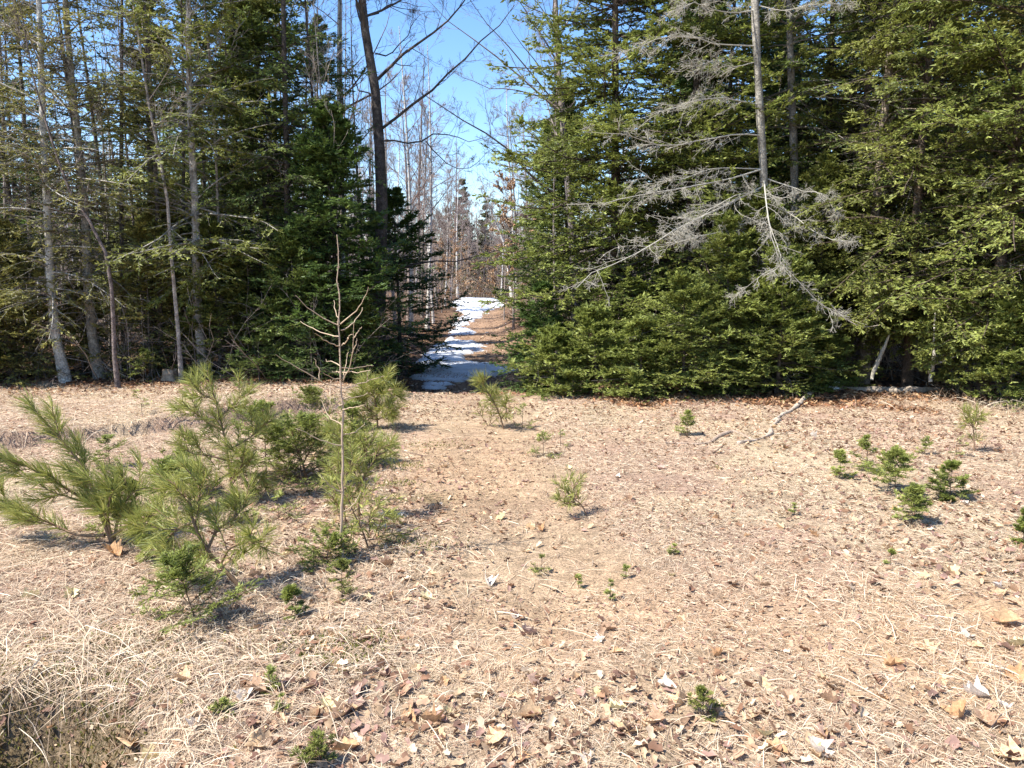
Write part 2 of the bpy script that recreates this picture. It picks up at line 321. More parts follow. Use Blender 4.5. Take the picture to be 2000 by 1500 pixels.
def build_cover():
    rng = rs(5); mb = MB()
    x, y, r = polar(rng, 330000, 1.7, 12.5); trk = .50*track(x, y)
    hol = ((x+1.95)/.66)**2+((y-2.42)/.44)**2 < 1
    k = (clearing(x, y)>.4) & (vn(x,y,.6,41)*.55+vn(x,y,.16,42)*.45+.25*rng.rand(len(x))-trk+.10*ss(-.6,-2.2,x)>.58) & ~(hol&(rng.rand(len(x))<.96)); x, y, r = x[k], y[k], r[k]
    n = len(x); strands(rng, mb, x, y, .018+.045*rng.rand(n)**1.5+.003*r, .0008+.00025*r, .002+.012*rng.rand(n)**2)
    # longer matted straw on the left bank and front left, some tufts on the right
    for (cx, cy, sx, sy, m, l0, l1, h) in [(-2.3,4.0,1.2,.7,7000,.10,.25,.03),(-1.5,3.1,.7,.4,4600,.08,.2,.05),(-4.2,8.8,2.2,1.0,7000,.10,.25,.025),(-1.45,2.35,.35,.3,2000,.10,.26,.07),(-1.95,2.95,.5,.12,1500,.12,.28,.07),
                                       (1.9,2.75,.25,.2,300,.12,.25,.07),(1.75,3.6,.3,.2,240,.1,.2,.05),(3.0,6.5,2,1.6,2600,.05,.14,.02),(.9,2.4,.6,.2,500,.08,.2,.03),(5.6,9.0,.6,.3,700,.2,.4,.16),(-4.5,10.9,2.5,.3,900,.12,.3,.06),(3.0,9.7,2.6,.25,900,.12,.3,.07)]:
        x = cx+sx*rng.normal(size=m); y = cy+sy*rng.normal(size=m); k = (y>1.5)&(clearing(x,y)>.3)&((((x+1.92)/.68)**2+((y-2.42)/.46)**2>1)|(rng.rand(m)<.09)); x, y = x[k], y[k]; n = len(x)
        strands(rng, mb, x, y, l0+(l1-l0)*rng.rand(n)**1.5, .0018+.0012*rng.rand(n), h*rng.rand(n)**1.8)
    # tall arching stalks
    for (px, py, m, L) in [(175,1400,9,.34),(60,1440,6,.3),(310,1290,9,.3),(140,880,5,.5),(1905,1330,16,.22),(1860,1240,12,.2),(1790,1190,8,.16),(1380,1390,10,.16),(760,800,12,.14),(640,760,18,.2),(1870,770,34,.34),(1230,770,18,.12),(1130,760,16,.14),(930,790,14,.14),(430,780,14,.25)]:
        g = ground_at(px, py); x = g[0]+.06*L/.4*rng.normal(size=m); y = g[1]+.05*rng.normal(size=m)
        strands(rng, mb, x, y, L*(.5+.8*rng.rand(m)), .0022+.001*rng.rand(m), L*(.15+.5*rng.rand(m)))
    tag(mb.build('dry_grass', M_STRAW), 'matted straw coloured dead grass over the clearing floor', 'grass', kind='stuff')
    mb = MB()
    x, y, r = polar(rng, 110000, 1.7, 12.5); k = (clearing(x, y)>.3)&(vn(x,y,.5,44)*.7+.3*vn(x,y,1.7,63)+.5*rng.rand(len(x))-.35*track(x,y)>.66); x, y, r = x[k], y[k], r[k]
    flakes(rng, mb, x, y, .005+.022*rng.rand(len(x))**2.5+.0008*r, 'litter')
    # denser bleached leaf litter: right side, bottom strip, along the pines
    for (cx, cy, sx, sy, m) in [(2.9,4.6,.9,.8,1500),(3.6,7.8,1.8,1.0,2600),(1.2,2.45,1.3,.25,600),(-.5,2.6,.7,.3,500),(-1.1,4.5,.6,1.3,1500),(-.9,9.4,1.2,.6,900),(-4.5,10.5,2.6,.35,1200)]:
        x = cx+sx*rng.normal(size=m); y = cy+sy*rng.normal(size=m); k = (y>1.6); x, y = x[k], y[k]
        flakes(rng, mb, x, y, .02+.035*rng.rand(len(x)), 'litter', .5, .01)
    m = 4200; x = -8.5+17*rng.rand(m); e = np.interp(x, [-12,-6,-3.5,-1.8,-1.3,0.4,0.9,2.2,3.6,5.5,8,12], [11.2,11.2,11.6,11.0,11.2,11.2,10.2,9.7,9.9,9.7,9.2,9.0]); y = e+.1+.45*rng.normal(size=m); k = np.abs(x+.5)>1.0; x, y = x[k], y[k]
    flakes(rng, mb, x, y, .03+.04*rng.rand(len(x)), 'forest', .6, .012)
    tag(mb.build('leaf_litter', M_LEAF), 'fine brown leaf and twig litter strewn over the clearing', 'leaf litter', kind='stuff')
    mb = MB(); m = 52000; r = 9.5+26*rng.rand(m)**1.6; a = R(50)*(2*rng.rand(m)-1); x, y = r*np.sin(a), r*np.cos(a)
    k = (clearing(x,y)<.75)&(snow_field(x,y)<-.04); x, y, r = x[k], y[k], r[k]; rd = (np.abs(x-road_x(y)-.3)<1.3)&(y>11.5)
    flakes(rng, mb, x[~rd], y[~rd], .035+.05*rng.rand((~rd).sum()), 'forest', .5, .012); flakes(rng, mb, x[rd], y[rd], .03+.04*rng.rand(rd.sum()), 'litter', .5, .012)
    m = 12000; y = 10.8+24*rng.rand(m)**1.4; x = road_x(y)-1.7+3.3*rng.rand(m); k = (snow_field(x,y)>.0)&(vn(x,y,.5,48)+.35*rng.rand(m)>.72); x, y = x[k], y[k]
    flakes(rng, mb, x, y, .012+.03*rng.rand(len(x)), 'forest', .3, .06)
    tag(mb.build('forest_litter', M_LEAF), 'rusty brown leaf litter on the shaded forest floor', 'leaf litter', kind='stuff')
    # green moss and tiny sprigs
    mb = MB()
    for (px, py, s, m) in [(780,910,.12,260),(770,945,.1,200),(840,870,.2,160),(120,1330,.3,1500),(230,1270,.2,500),(640,1270,.16,300),(690,1250,.1,200),(590,790,.4,300),(800,1065,.12,160),(480,770,.4,300)]:
        g = ground_at(px, py); x = g[0]+s*rng.normal(size=m); y = g[1]+s*.6*rng.normal(size=m)
        P = np.stack([x, y, G(x,y)+.002], 1); D = nrm(np.stack([.5*rng.normal(size=m), .5*rng.normal(size=m), np.ones(m)], 1)); 
        c = np.array([[.24,.24,.06],[.30,.26,.07],[.17,.19,.05]])[rng.randint(3,size=m)]
        cards(mb, P, D, nrm(rng.normal(size=(m,3))), .012+.014*rng.rand(m), .006+.006*rng.rand(m), c)
    m = 16000; x = -1.95+.42*rng.normal(size=m); y = 2.42+.3*rng.normal(size=m); k = (vn(x,y,.2,51)+.3*rng.rand(m)>.5)&(((x+1.95)/.66)**2+((y-2.42)/.46)**2<1); x, y = x[k], y[k]; m = len(x)
    cards(mb, np.stack([x, y, G(x,y)+.002], 1), nrm(np.stack([.6*rng.normal(size=m), .6*rng.normal(size=m), np.ones(m)], 1)), nrm(rng.normal(size=(m,3))), (.012+.02*rng.rand(m))*(.6+1.6*vn(x,y,.09,72)), .004+.005*rng.rand(m), np.array([[.13,.11,.035],[.16,.12,.04],[.09,.09,.03],[.17,.10,.05]])[rng.randint(4,size=m)])  # moss in the hollow, coloured darker to carry the shade down there
    tag(mb.build('moss', M_NEEDLE), 'low yellow green moss cushions in the hollow and beside the road', 'moss', kind='stuff')
build_cover()
# ------------------------------------------------------------------ trees
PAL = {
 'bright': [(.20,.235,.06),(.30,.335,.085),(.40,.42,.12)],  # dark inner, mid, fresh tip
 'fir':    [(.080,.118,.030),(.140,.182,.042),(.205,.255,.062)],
 'dark':   [(.055,.095,.028),(.090,.145,.036),(.135,.200,.046)],  # deeper cool green, with shade on the roadside firs put into the colour
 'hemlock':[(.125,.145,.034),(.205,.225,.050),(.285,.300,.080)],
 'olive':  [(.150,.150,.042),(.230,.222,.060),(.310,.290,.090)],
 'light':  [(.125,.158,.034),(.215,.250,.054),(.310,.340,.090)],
 'haze':   [(.15,.16,.085),(.19,.20,.10),(.23,.23,.12)]}  # needles of the far spruces, faded by distance haze put into the colour
def foliage(rng, mb, P, n, cl, cw, pal, base, t0=.1, spread=45, roll=.35, tipf=1.0):
    """cards on both sides of each twig polyline; base (N,3) colour per twig"""
    N = len(P)
    if N == 0: return
    idx = np.repeat(np.arange(N), n); M = len(idx); t = t0+(1-t0)*rng.rand(M)
    p, T, _, _ = at_t(P, idx, t)
    h = nrm(np.cross(T, np.array([0,0,1.]))+rng.normal(size=(M,3))*roll); sg = np.where(rng.rand(M)<.5, -1., 1.)[:,None]
    a = R(spread)*(.5+.8*rng.rand(M)); D = nrm(T*np.cos(a)[:,None] + h*sg*np.sin(a)[:,None] + rng.normal(size=(M,3))*.13)
    Nn = nrm(np.cross(T, h)+rng.normal(size=(M,3))*.45)
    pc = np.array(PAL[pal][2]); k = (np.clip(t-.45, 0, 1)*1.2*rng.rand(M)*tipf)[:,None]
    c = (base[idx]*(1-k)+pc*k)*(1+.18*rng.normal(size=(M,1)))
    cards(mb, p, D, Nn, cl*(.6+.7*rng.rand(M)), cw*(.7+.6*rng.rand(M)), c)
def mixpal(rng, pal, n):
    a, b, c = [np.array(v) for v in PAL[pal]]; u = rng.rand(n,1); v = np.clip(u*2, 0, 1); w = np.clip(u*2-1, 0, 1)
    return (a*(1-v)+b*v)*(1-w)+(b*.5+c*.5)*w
def conifer(seed, H, Rm, z0=.3, r0=.09, nb=110, m=14, nc=12, pal='fir', style='fir', cl=.07, cw=.021, bark=(.16,.13,.11), pts=None, dead=20, base_r=None, tsides=10, gap=.0, tuft=0, lift=0):
    rng = rs(seed); wood = MB(); fol = MB(); K = 14
    if pts is None:
        z = np.linspace(0, H, K); a = rng.rand()*6; pts = np.stack([.02*H*np.sin(z/H*2+a), .02*H*np.cos(z/H*2.3+a)-.02*H*math.cos(a), z], 1); pts[:,0] -= pts[0,0]
    T = resample(pts, K); tr = r0*(1-.93*np.linspace(0,1,K)**1.1); tr *= .70; tr[0] *= 1.25; tr *= 1+.05*rng.normal(size=K)
    tubes(wood, T[None], tr[None], tsides, np.array(bark))
    # live branches
    u = np.sort(rng.rand(nb))**(1.35 if H>7 else .95); h = z0+(H-z0)*u
    if gap: # thin out some tiers
        keep = vn(h, 0*h, .7, seed+3)+.35*rng.rand(nb) > gap; u, h = u[keep], h[keep]
    n = len(h); f = np.interp(h, T[:,2], np.linspace(0, 1, K)); p0 = np.stack([np.interp(h, T[:,2], T[:,i]) for i in range(3)], 1)
    az = rng.rand(n)*2*math.pi; prof = (1-u)**.72*(.35+.65*np.clip(u/.10, 0, 1)**.5)
    L = Rm*prof*(.55+.6*rng.rand(n)) + min(.12, .1*Rm)
    if style=='fir': el = R(-12)+R(55)*u**1.3+R(9)*rng.normal(size=n); dr, upt = -.10, .30
    else: el = R(12)+R(35)*u+R(12)*rng.normal(size=n); dr, upt = -.30, -.12
    el = el+R(lift); D = np.stack([np.cos(az)*np.cos(el), np.sin(az)*np.cos(el), np.sin(el)], 1); Kb = 7
    B = np.empty((n, Kb, 3)); B[:,0] = p0
    for k in range(1, Kb):
        D = nrm(D+np.array([0,0,(dr if k<4 else upt)/2.2])*(1-.6*u)[:,None]+rng.normal(size=(n,3))*.07); B[:,k] = B[:,k-1]+D*(L/(Kb-1))[:,None]
    br = np.interp(f, [0,1], [.16,.1])*r0*(L/max(Rm,.1))**.6+.002
    Rb = br[:,None]*np.linspace(1,.25,Kb)[None]
    tubes(wood, B, Rb, 4, np.array(bark)*.8)
    S, Rs, t = spawn(rng, B, Rb, m, .12, 1.0, 52, 10, np.minimum(.40*L+.05*min(1,Rm), .62), 4, up=(.05 if style=='fir' else -.35), wig=.09, flat=.22, shrink=.6, rr=.5)
    tubes(wood, S, np.maximum(Rs, .0012), 3, np.array(bark)*.75)
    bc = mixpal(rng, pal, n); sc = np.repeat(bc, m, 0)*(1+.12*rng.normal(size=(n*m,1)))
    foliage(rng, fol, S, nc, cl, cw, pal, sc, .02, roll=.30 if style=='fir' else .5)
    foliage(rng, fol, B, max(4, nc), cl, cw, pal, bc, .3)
    # dead lower twigs
    if dead:
        hh = (.15+rng.rand(dead)*max(z0+.25*H, .8)); q = np.stack([np.interp(hh, T[:,2], T[:,i]) for i in range(3)], 1); az = rng.rand(dead)*6.283; el = R(-5)+R(18)*rng.normal(size=dead)
        D = np.stack([np.cos(az)*np.cos(el), np.sin(az)*np.cos(el), np.sin(el)], 1); Ld = (.3+.6*Rm*rng.rand(dead)); X = np.empty((dead,5,3)); X[:,0] = q
        for k in range(1,5): D = nrm(D+rng.normal(size=(dead,3))*.12+np.array([0,0,-.05])); X[:,k] = X[:,k-1]+D*(Ld/4)[:,None]
        rd = (.05*r0+.002)*np.ones(dead); RX = rd[:,None]*np.linspace(1,.3,5)
        tubes(wood, X, RX, 4, np.array([.26,.23,.20])); S2, R2, _ = spawn(rng, X, RX, 7, .2, 1, 50, 14, .3*Ld, 4, wig=.2); tubes(wood, S2, np.maximum(R2,.0012), 3, np.array([.28,.25,.22]))
    return wood.mesh('trunk', M_BARK, True), fol.mesh('crown', M_NEEDLE)
def plant_tree(name, loc, label, cat, meshes, group=None, rz=0, sc=1.0, names=('trunk','crown')):
    o = empty(name, loc, label, cat, group, rz); o.scale = (sc, sc, sc)
    ks = [link(nm, me, o) for nm, me in zip(names, meshes) if me is not None]
    reg(o, ks); return o
def bare(seed, H, r0, n1=16, n2=8, n3=7, col=(.27,.22,.20), pts=None, z0=.3, l1=.32, up=.5, white=False, limbs=None, tw=.0022, leaf=None, a1=48, tsides=8):
    """leafless tree; limbs: explicit polylines [(pts, r)]"""
    rng = rs(seed); wood = MB(); br = MB(); K = 12
    if pts is None:
        z = np.linspace(0, H, K); a = rng.rand()*6; pts = np.stack([.03*H*(np.sin(z/H*2.2+a)-math.sin(a)), .03*H*(np.cos(z/H*2+a)-math.cos(a)), z], 1)
    T = resample(pts, K); tr = r0*(1-.85*np.linspace(0,1,K)); tr[0] *= 1.3
    tubes(wood, T[None], tr[None], tsides, np.array(col)*(1 if not white else 1))
    B, Rb, t = spawn(rng, T[None], tr[None], n1, z0, .98, a1, 10, l1*H, 7, up=up, wig=.10, rr=.38, shrink=.65)
    tcol = np.array(col)*.9 if not white else np.array([.20,.13,.11])
    if limbs:
        LP = np.stack([resample(p, 9) for p, _ in limbs]); LR = np.stack([r*.8*np.linspace(1,.2,9) for _, r in limbs]); LP[:,1:-1] += rng.normal(size=LP[:,1:-1].shape)*.022
        tubes(wood if not white else br, LP, LR, 6, tcol)
        X, RX, _ = spawn(rng, LP, LR, 9, .12, 1, 46, 14, .28*np.linalg.norm(LP[:,-1]-LP[:,0], axis=1)+.15, 7, up=.35, wig=.15, rr=.45)
        B = np.concatenate([B, X]); Rb = np.concatenate([Rb, RX])
    tubes(br, B, np.maximum(Rb, tw), 4, tcol)
    ln2 = .38*np.linalg.norm(B[:,-1]-B[:,0], axis=1)+.08
    S, Rs, _ = spawn(rng, B, Rb, n2, .15, 1, 42, 12, ln2, 5, up=.3, wig=.14, rr=.5)
    tubes(br, S, np.maximum(Rs, tw*.8), 3, tcol)
    ln3 = .42*np.linalg.norm(S[:,-1]-S[:,0], axis=1)+.04
    X, RX, _ = spawn(rng, S, Rs, n3, .15, 1, 40, 12, ln3, 4, up=.2, wig=.16, rr=.5)
    tubes(br, X, np.maximum(RX, tw*.6), 3, tcol)
    out = [wood.mesh('trunk', M_BIRCH if white else M_BARK, True), br.mesh('branches', M_TWIG)]
    if leaf:
        lf = MB(); M = leaf; idx = rng.randint(len(S), size=M); p, Tt, _, _ = at_t(S, idx, rng.rand(M))
        D = nrm(np.stack([.6*rng.normal(size=M), .6*rng.normal(size=M), -.8*np.ones(M)], 1))
        c = np.array([[.44,.25,.13],[.50,.32,.18],[.38,.22,.12],[.56,.41,.27]])[rng.randint(4,size=M)]*(1+.15*rng.normal(size=(M,1)))
        cards(lf, p, D, nrm(rng.normal(size=(M,3))), .06+.04*rng.rand(M), .03+.02*rng.rand(M), c, .4); out.append(lf.mesh('leaves', M_LEAF))
    return out
def base_of(px, Y):
    p = W(px, 700, Y); return np.array([p[0], Y, float(G(p[0], Y))-.03])
def local_pts(pix, Y, base, dY=0.0):
    """pixel polyline of a stem at distance Y, relative to base"""
    n = len(pix); return np.array([W(a, b, Y+dY*i/max(1,n-1)) for i, (a, b) in enumerate(pix)])-base
def stem(pix, Y, H, dY=0):
    b = base_of(pix[0][0], Y); p = local_pts(pix, Y, b, dY); p[0] = (0,0,0); d = p[-1]-p[-2]; d = d/np.linalg.norm(d)*.5+np.array([0,0,.5]); d /= np.linalg.norm(d)
    if p[-1][2] < H: p = np.vstack([p, p[-1]+d*(H-p[-1][2])])
    return b, p
def big(seed, H, Rm, z0, r0, pal, st, nb=190, m=17, nc=19, cl=.075, cw=.026, **k):
    return conifer(seed, H, Rm, z0, r0, nb, m, nc, pal, st, cl, cw, **k)
NT = ('trunk','crown'); NB = ('trunk','branches','leaves')

def build_hero_trees():
    # ---- left front row
    b, p = stem([(125,752),(112,680),(100,580),(96,500),(92,400),(84,250),(76,0)], 11.5, 9.5)
    plant_tree('hemlock_tree', b, 'pale grey trunk leaning slightly left, first thick trunk from the left edge of the clearing', 'tree',
               conifer(11, 9.5, 1.7, 1.1, .10, 130, 14, 12, 'olive', 'hemlock', .065, .019, (.56,.52,.45), p, 60))
    b, p = stem([(192,747),(183,680),(172,560),(168,450),(158,330),(145,200),(132,80),(128,0)], 11.8, 9.8)
    plant_tree('hemlock_tree', b, 'lichen covered trunk with flared foot, second thick trunk from the left', 'tree',
               conifer(12, 9.8, 1.6, 1.7, .11, 110, 13, 11, 'olive', 'hemlock', .065, .018, (.30,.27,.22), p, 70))
    b, p = stem([(227,764),(224,700),(217,554),(205,490),(180,440),(140,380),(100,270),(70,170)], 10.9, 5.2)
    plant_tree('bare_sapling', b, 'thin dark sapling bending left near its top, right of the second thick trunk', 'tree', bare(13, 5.2, .035, 13, 7, 6, (.20,.16,.14), p, .45), names=NB)
    b, p = stem([(352,705),(345,610),(336,522),(328,400),(318,332),(301,262),(283,154),(270,70),(259,0)], 11.6, 7.5)
    lim = [(local_pts([(283,154),(268,140),(250,125),(217,100)], 11.6, b), .012), (local_pts([(270,70),(245,45),(228,30),(205,8)], 11.6, b), .012), (local_pts([(301,262),(318,225),(345,190)], 11.6, b, -.3), .01)]
    plant_tree('bare_sapling', b, 'slender pale grey sapling with forked bare limbs high up, left of the white foot trunk', 'tree', bare(14, 7.5, .034, 10, 5, 4, (.42,.36,.31), p, .55, limbs=lim), names=NB)
    b, p = stem([(397,728),(390,650),(385,600),(384,480),(378,350),(370,200),(368,0)], 12.1, 10.5)
    plant_tree('hemlock_tree', b, 'tree with whitish lower trunk standing behind the tall young pine on the left', 'tree',
               conifer(15, 10.5, 1.8, 1.5, .10, 165, 15, 15, 'hemlock', 'hemlock', .07, .022, (.46,.42,.36), p, 30))
    b, p = stem([(565,722),(561,560),(561,350),(556,150),(553,0)], 12.5, 11)
    plant_tree('spruce_tree', b, 'tall dark straight trunk with thin foliage, left of the lone thin dark trunk', 'tree',
               conifer(16, 11, 1.5, 1.7, .09, 150, 14, 14, 'fir', 'hemlock', .068, .022, (.10,.08,.065), p, 50, gap=.42))
    b, p = stem([(640,705),(628,400),(615,250),(598,30)], 12.9, 9)
    plant_tree('spruce_tree', b, 'thin dark spire with short sparse branches against the sky, left of the white birch', 'tree',
               conifer(17, 9, 1.0, 2.0, .055, 120, 12, 9, 'dark', 'fir', .06, .018, (.10,.08,.07), p, 40, gap=.35))
    b, p = stem([(668,660),(666,450),(665,300),(663,120),(664,0)], 17, 10.5)
    plant_tree('birch_tree', b, 'white barked birch among dark spruces left of the big dark trunk', 'tree', bare(18, 10.5, .115, 26, 7, 6, (.60,.56,.50), p, .3, .2, white=True), names=NB)
    b, p = stem([(736,715),(740,600),(744,480),(746,400),(741,280),(735,190),(722,120),(712,50),(703,-40)], 14.0, 11)
    lp = lambda q, d=0: local_pts(q, 14.0, b, d)
    lim = [(lp([(743,253),(775,231),(810,200),(845,178),(890,133),(905,115),(950,70),(988,38),(1005,10)], -.8), .034),
           (lp([(737,155),(768,126),(810,87),(852,63),(880,35),(892,15),(918,-8),(950,-50)], -.5), .036),
           (lp([(745,275),(775,276),(830,275),(850,262),(870,264),(905,272),(950,268)], -1.0), .024),
           (lp([(832,276),(845,292),(862,312),(895,325),(925,322),(950,303),(972,285)], -.6), .014),
           (lp([(733,104),(757,105),(775,90),(800,60),(812,35),(840,22)], .6), .018), (lp([(722,30),(745,20),(762,8),(772,-20)], .3), .02),
           (lp([(740,525),(800,519),(853,512),(890,510),(940,497),(990,481),(1045,463)], -1.2), .024), (lp([(735,190),(700,170),(670,120),(640,100)], .5), .018)]
    plant_tree('maple_tree', b, 'big dark bare trunk left of the road, its limbs reaching over the sky gap', 'tree', bare(19, 11, .135, 16, 6, 6, (.115,.095,.085), p, .5, .3, limbs=lim, a1=52, tsides=12), names=NB)
    cf = lambda *a, **k: conifer(*a, **k)
    plant_tree('fir_tree', base_of(655,12.3), 'dense dark fir left of the big bare trunk, low boughs over the pines', 'tree', cf(21, 4.1, 1.4, .15, .07, 170, 17, 19, 'dark', 'fir', .07, .024, (.10,.08,.07), dead=25))
    plant_tree('fir_tree', base_of(782,15.2), 'dark fir with flat boughs reaching over the left edge of the snowy road', 'tree', cf(22, 3.5, 1.5, .15, .07, 115, 17, 19, 'dark', 'fir', .07, .024, (.10,.08,.07), dead=25, gap=.25))
    plant_tree('fir_tree', base_of(540,13.2), 'mid height dark fir behind the tall dark straight trunk', 'tree', cf(23, 6.4, 1.5, .3, .08, 170, 16, 18, 'fir', 'fir', .07, .024, (.10,.08,.07), dead=25))
    plant_tree('hemlock_tree', base_of(462,13.6), 'tall green hemlock between the white foot trunk and the dark straight trunk', 'tree', cf(24, 10.5, 1.8, 1.0, .1, 150, 15, 16, 'hemlock', 'hemlock', .072, .024, (.13,.10,.08), dead=30))
    plant_tree('hemlock_tree', base_of(300,13.4), 'yellow green hemlock high behind the slender pale grey sapling', 'tree', cf(25, 9.5, 1.7, 1.4, .09, 115, 14, 13, 'olive', 'hemlock', .07, .022, (.14,.11,.09), dead=40, gap=.25))
    plant_tree('hemlock_tree', base_of(28,12.2), 'olive hemlock with drooping grey twigs at the left edge of the photo', 'tree', cf(26, 8.5, 1.9, .4, .09, 170, 15, 13, 'olive', 'hemlock', .065, .02, (.22,.18,.15), dead=90))
    plant_tree('hemlock_tree', base_of(-110,11.9), 'olive hemlock cut off by the left edge of the photo, outermost on the left', 'tree', cf(27, 9, 2.0, .3, .09, 150, 14, 12, 'olive', 'hemlock', .065, .02, (.22,.18,.15), dead=60))
    plant_tree('fir_tree', base_of(292,12.0), 'small light green fir beside the slender pale grey sapling at the wood edge', 'tree', cf(28, 2.5, .95, .2, .03, 70, 13, 13, 'olive', 'fir', .055, .017, (.16,.13,.1), dead=10))
    plant_tree('fir_tree', base_of(277,11.4), 'knee high bright green fir at the foot of the left tree row', 'tree', cf(29, .55, .3, .05, .012, 18, 9, 12, 'light', 'fir', .035, .009, (.16,.13,.1), dead=0))
    plant_tree('fir_tree', base_of(505,11.4), 'low spreading dark fir on the left bank behind the tall young pine', 'tree', cf(30, .75, .75, .03, .02, 30, 10, 12, 'fir', 'fir', .045, .012, (.14,.11,.09), dead=0))
    plant_tree('fir_tree', base_of(610,11.3), 'low spreading dark fir between the bank and the dead sapling', 'tree', cf(31, .8, .9, .03, .02, 34, 10, 12, 'dark', 'fir', .045, .012, (.14,.11,.09), dead=0))
    # ---- right side
    plant_tree('fir_tree', base_of(1195,12.8), 'tall full fir on the right of the road with boughs down to the ground', 'tree', cf(41, 13.5, 2.35, .05, .11, 500, 18, 21, 'light', 'fir', .074, .025, (.13,.10,.08), dead=20))
    plant_tree('fir_tree', base_of(1112,17.5), 'second fir back along the right side of the road', 'tree', cf(42, 5.6, 1.75, .1, .1, 190, 16, 17, 'fir', 'fir', .085, .03, (.13,.10,.08), dead=20))
    plant_tree('fir_tree', base_of(1085,23), 'third fir back along the right side of the road', 'tree', cf(43, 6.0, 1.6, .1, .1, 160, 15, 15, 'fir', 'fir', .10, .036, (.13,.10,.08), dead=20))
    plant_tree('fir_tree', base_of(1335,12.4), 'tall fir between the full roadside fir and the lichen grey dead limbs', 'tree', cf(44, 13, 2.2, .4, .11, 360, 18, 20, 'light', 'fir', .074, .025, (.13,.10,.08), dead=40))
    plant_tree('hemlock_tree', base_of(1640,12.4), 'hemlock behind and right of the lichen grey trunk with drooping limbs', 'tree', cf(45, 11, 2.0, .7, .11, 220, 17, 18, 'hemlock', 'hemlock', .074, .024, (.13,.10,.08), dead=40))
    plant_tree('hemlock_tree', base_of(1775,10.9), 'large yellow green hemlock above the fallen log', 'tree', cf(46, 10.5, 2.1, .95, .10, 290, 18, 20, 'hemlock', 'hemlock', .070, .022, (.15,.11,.08), dead=36))
    plant_tree('hemlock_tree', base_of(1925,10.2), 'large hemlock to the right of the fallen log, trunk hidden by boughs', 'tree', cf(47, 10.5, 2.1, .8, .10, 290, 18, 20, 'light', 'hemlock', .068, .022, (.15,.11,.08), dead=30))
    plant_tree('hemlock_tree', base_of(2090,9.7), 'hemlock cut off by the right edge of the photo', 'tree', cf(48, 10, 2.0, .5, .10, 230, 17, 18, 'hemlock', 'hemlock', .068, .022, (.15,.11,.08), dead=30))
    for px, Y, H, Rr, pal, lab in [(1085,10.6,.9,.7,'light','low fir with boughs on the bank at the right of the road, nearest the road'),(1165,10.5,1.15,.85,'light','waist high fir, second from the road on the right'),
                        (1250,10.1,1.0,.8,'light','low bushy fir, third from the road on the right'),(1335,10.2,1.55,.95,'light','bushy young fir mid right thicket, below the tips of the grey dead limbs'),
                        (1425,10.5,2.35,1.05,'light','tallest young fir of the right thicket, under the grey dead limbs'),(1520,10.2,1.9,.9,'light','young fir just left of the fallen log end'),(1462,10.9,2.8,.95,'light','slim fir hiding the foot of the lichen grey trunk'),(1600,11.3,3.3,1.0,'hemlock','slim fir right of the lichen grey trunk, behind the log end'),(20,11.5,2.3,1.1,'olive','low olive fir at the left edge under the drooping grey twigs'),(160,12.1,1.5,.7,'olive','low olive fir between the two thick left trunks'),(430,12.3,2.3,.9,'hemlock','young fir just right of the white foot trunk'),(345,12.6,3.0,1.0,'olive','slim young fir behind the slender pale grey sapling'),(585,11.9,2.2,.9,'fir','young fir between the straight dark trunk and the dead sapling'),(-60,11.2,1.6,.9,'olive','bushy low fir cut by the left edge of the photo'),(700,12.0,1.5,.8,'fir','shaded young fir left of the snow, behind the bushy roadside pine'),
                        (1050,12.3,1.7,.8,'dark','shaded young fir at the right edge of the snow'),(1975,9.4,1.35,.7,'light','young fir standing in tall dead grass by the right edge'),(1600,10.6,1.2,.6,'fir','small fir with drooping tips behind the old root end')]:
        sd_ = abs(int(px))
        plant_tree('young_fir', base_of(px, Y), lab, 'young fir', cf(sd_, H, Rr, .04, .02+.012*H, int(40+42*H), 14, 17, pal, 'fir', .052, .017, (.15,.12,.09), dead=6))
    # lichen grey tree with long dead limbs
    Y = 10.9; b, p = stem([(1492,745),(1494,560),(1492,350),(1482,180),(1474,0)], Y, 9.5)
    q = lambda a, d=-.9: local_pts(a, Y, b, d)
    def qf(a_, Yf):
        return np.array([W(u_, v_, Y if i_==0 else (Y+2*Yf)/3 if i_==1 else Yf) for i_, (u_, v_) in enumerate(a_)])-b
    lim = [(q([(1484,205),(1400,190),(1330,205),(1240,235)]), .02), (q([(1490,265),(1440,262),(1380,272),(1300,285),(1220,262),(1140,262)]), .022), (q([(1490,330),(1400,330),(1340,345),(1290,355),(1240,345)]), .018),
           (q([(1490,372),(1430,385),(1370,420),(1310,440)], -1.3), .016), (q([(1500,360),(1420,400),(1350,435),(1300,460),(1240,495),(1160,530),(1125,560)], -1.6), .03), (q([(1490,330),(1420,350),(1320,370),(1200,390),(1135,400)], -1.3), .024),
           (q([(1500,350),(1560,370),(1620,390),(1645,440)], -.6), .018), (q([(1500,380),(1560,430),(1610,460),(1660,475)], -1.0), .02), (qf([(1492,352),(1496,385),(1503,435),(1515,500),(1530,530),(1560,555),(1600,585),(1640,615),(1690,635)], 9.6), .022),
           (qf([(1493,400),(1512,470),(1522,520),(1480,540),(1450,565),(1425,580)], 9.55), .014), (q([(1478,90),(1400,85),(1330,70),(1260,85),(1200,110)]), .02), (q([(1476,20),(1420,25),(1370,10),(1300,20)]), .02), (q([(1480,120),(1430,130),(1390,120),(1340,140)], -.4), .014),
           (q([(1476,10),(1540,20),(1600,5),(1660,10)], -.4), .014), (q([(1500,420),(1400,455),(1330,470),(1260,480)], -1.5), .016), (q([(1300,440),(1360,470),(1420,500)], -.3), .012)]
    rng = rs(77); wood = MB(); tw = MB(); T = resample(p, 16); tr = .072*(1-.6*np.linspace(0,1,16))*(1+.06*rng.normal(size=16)); tubes(wood, T[None], tr[None], 10, np.array([.33,.30,.25]))
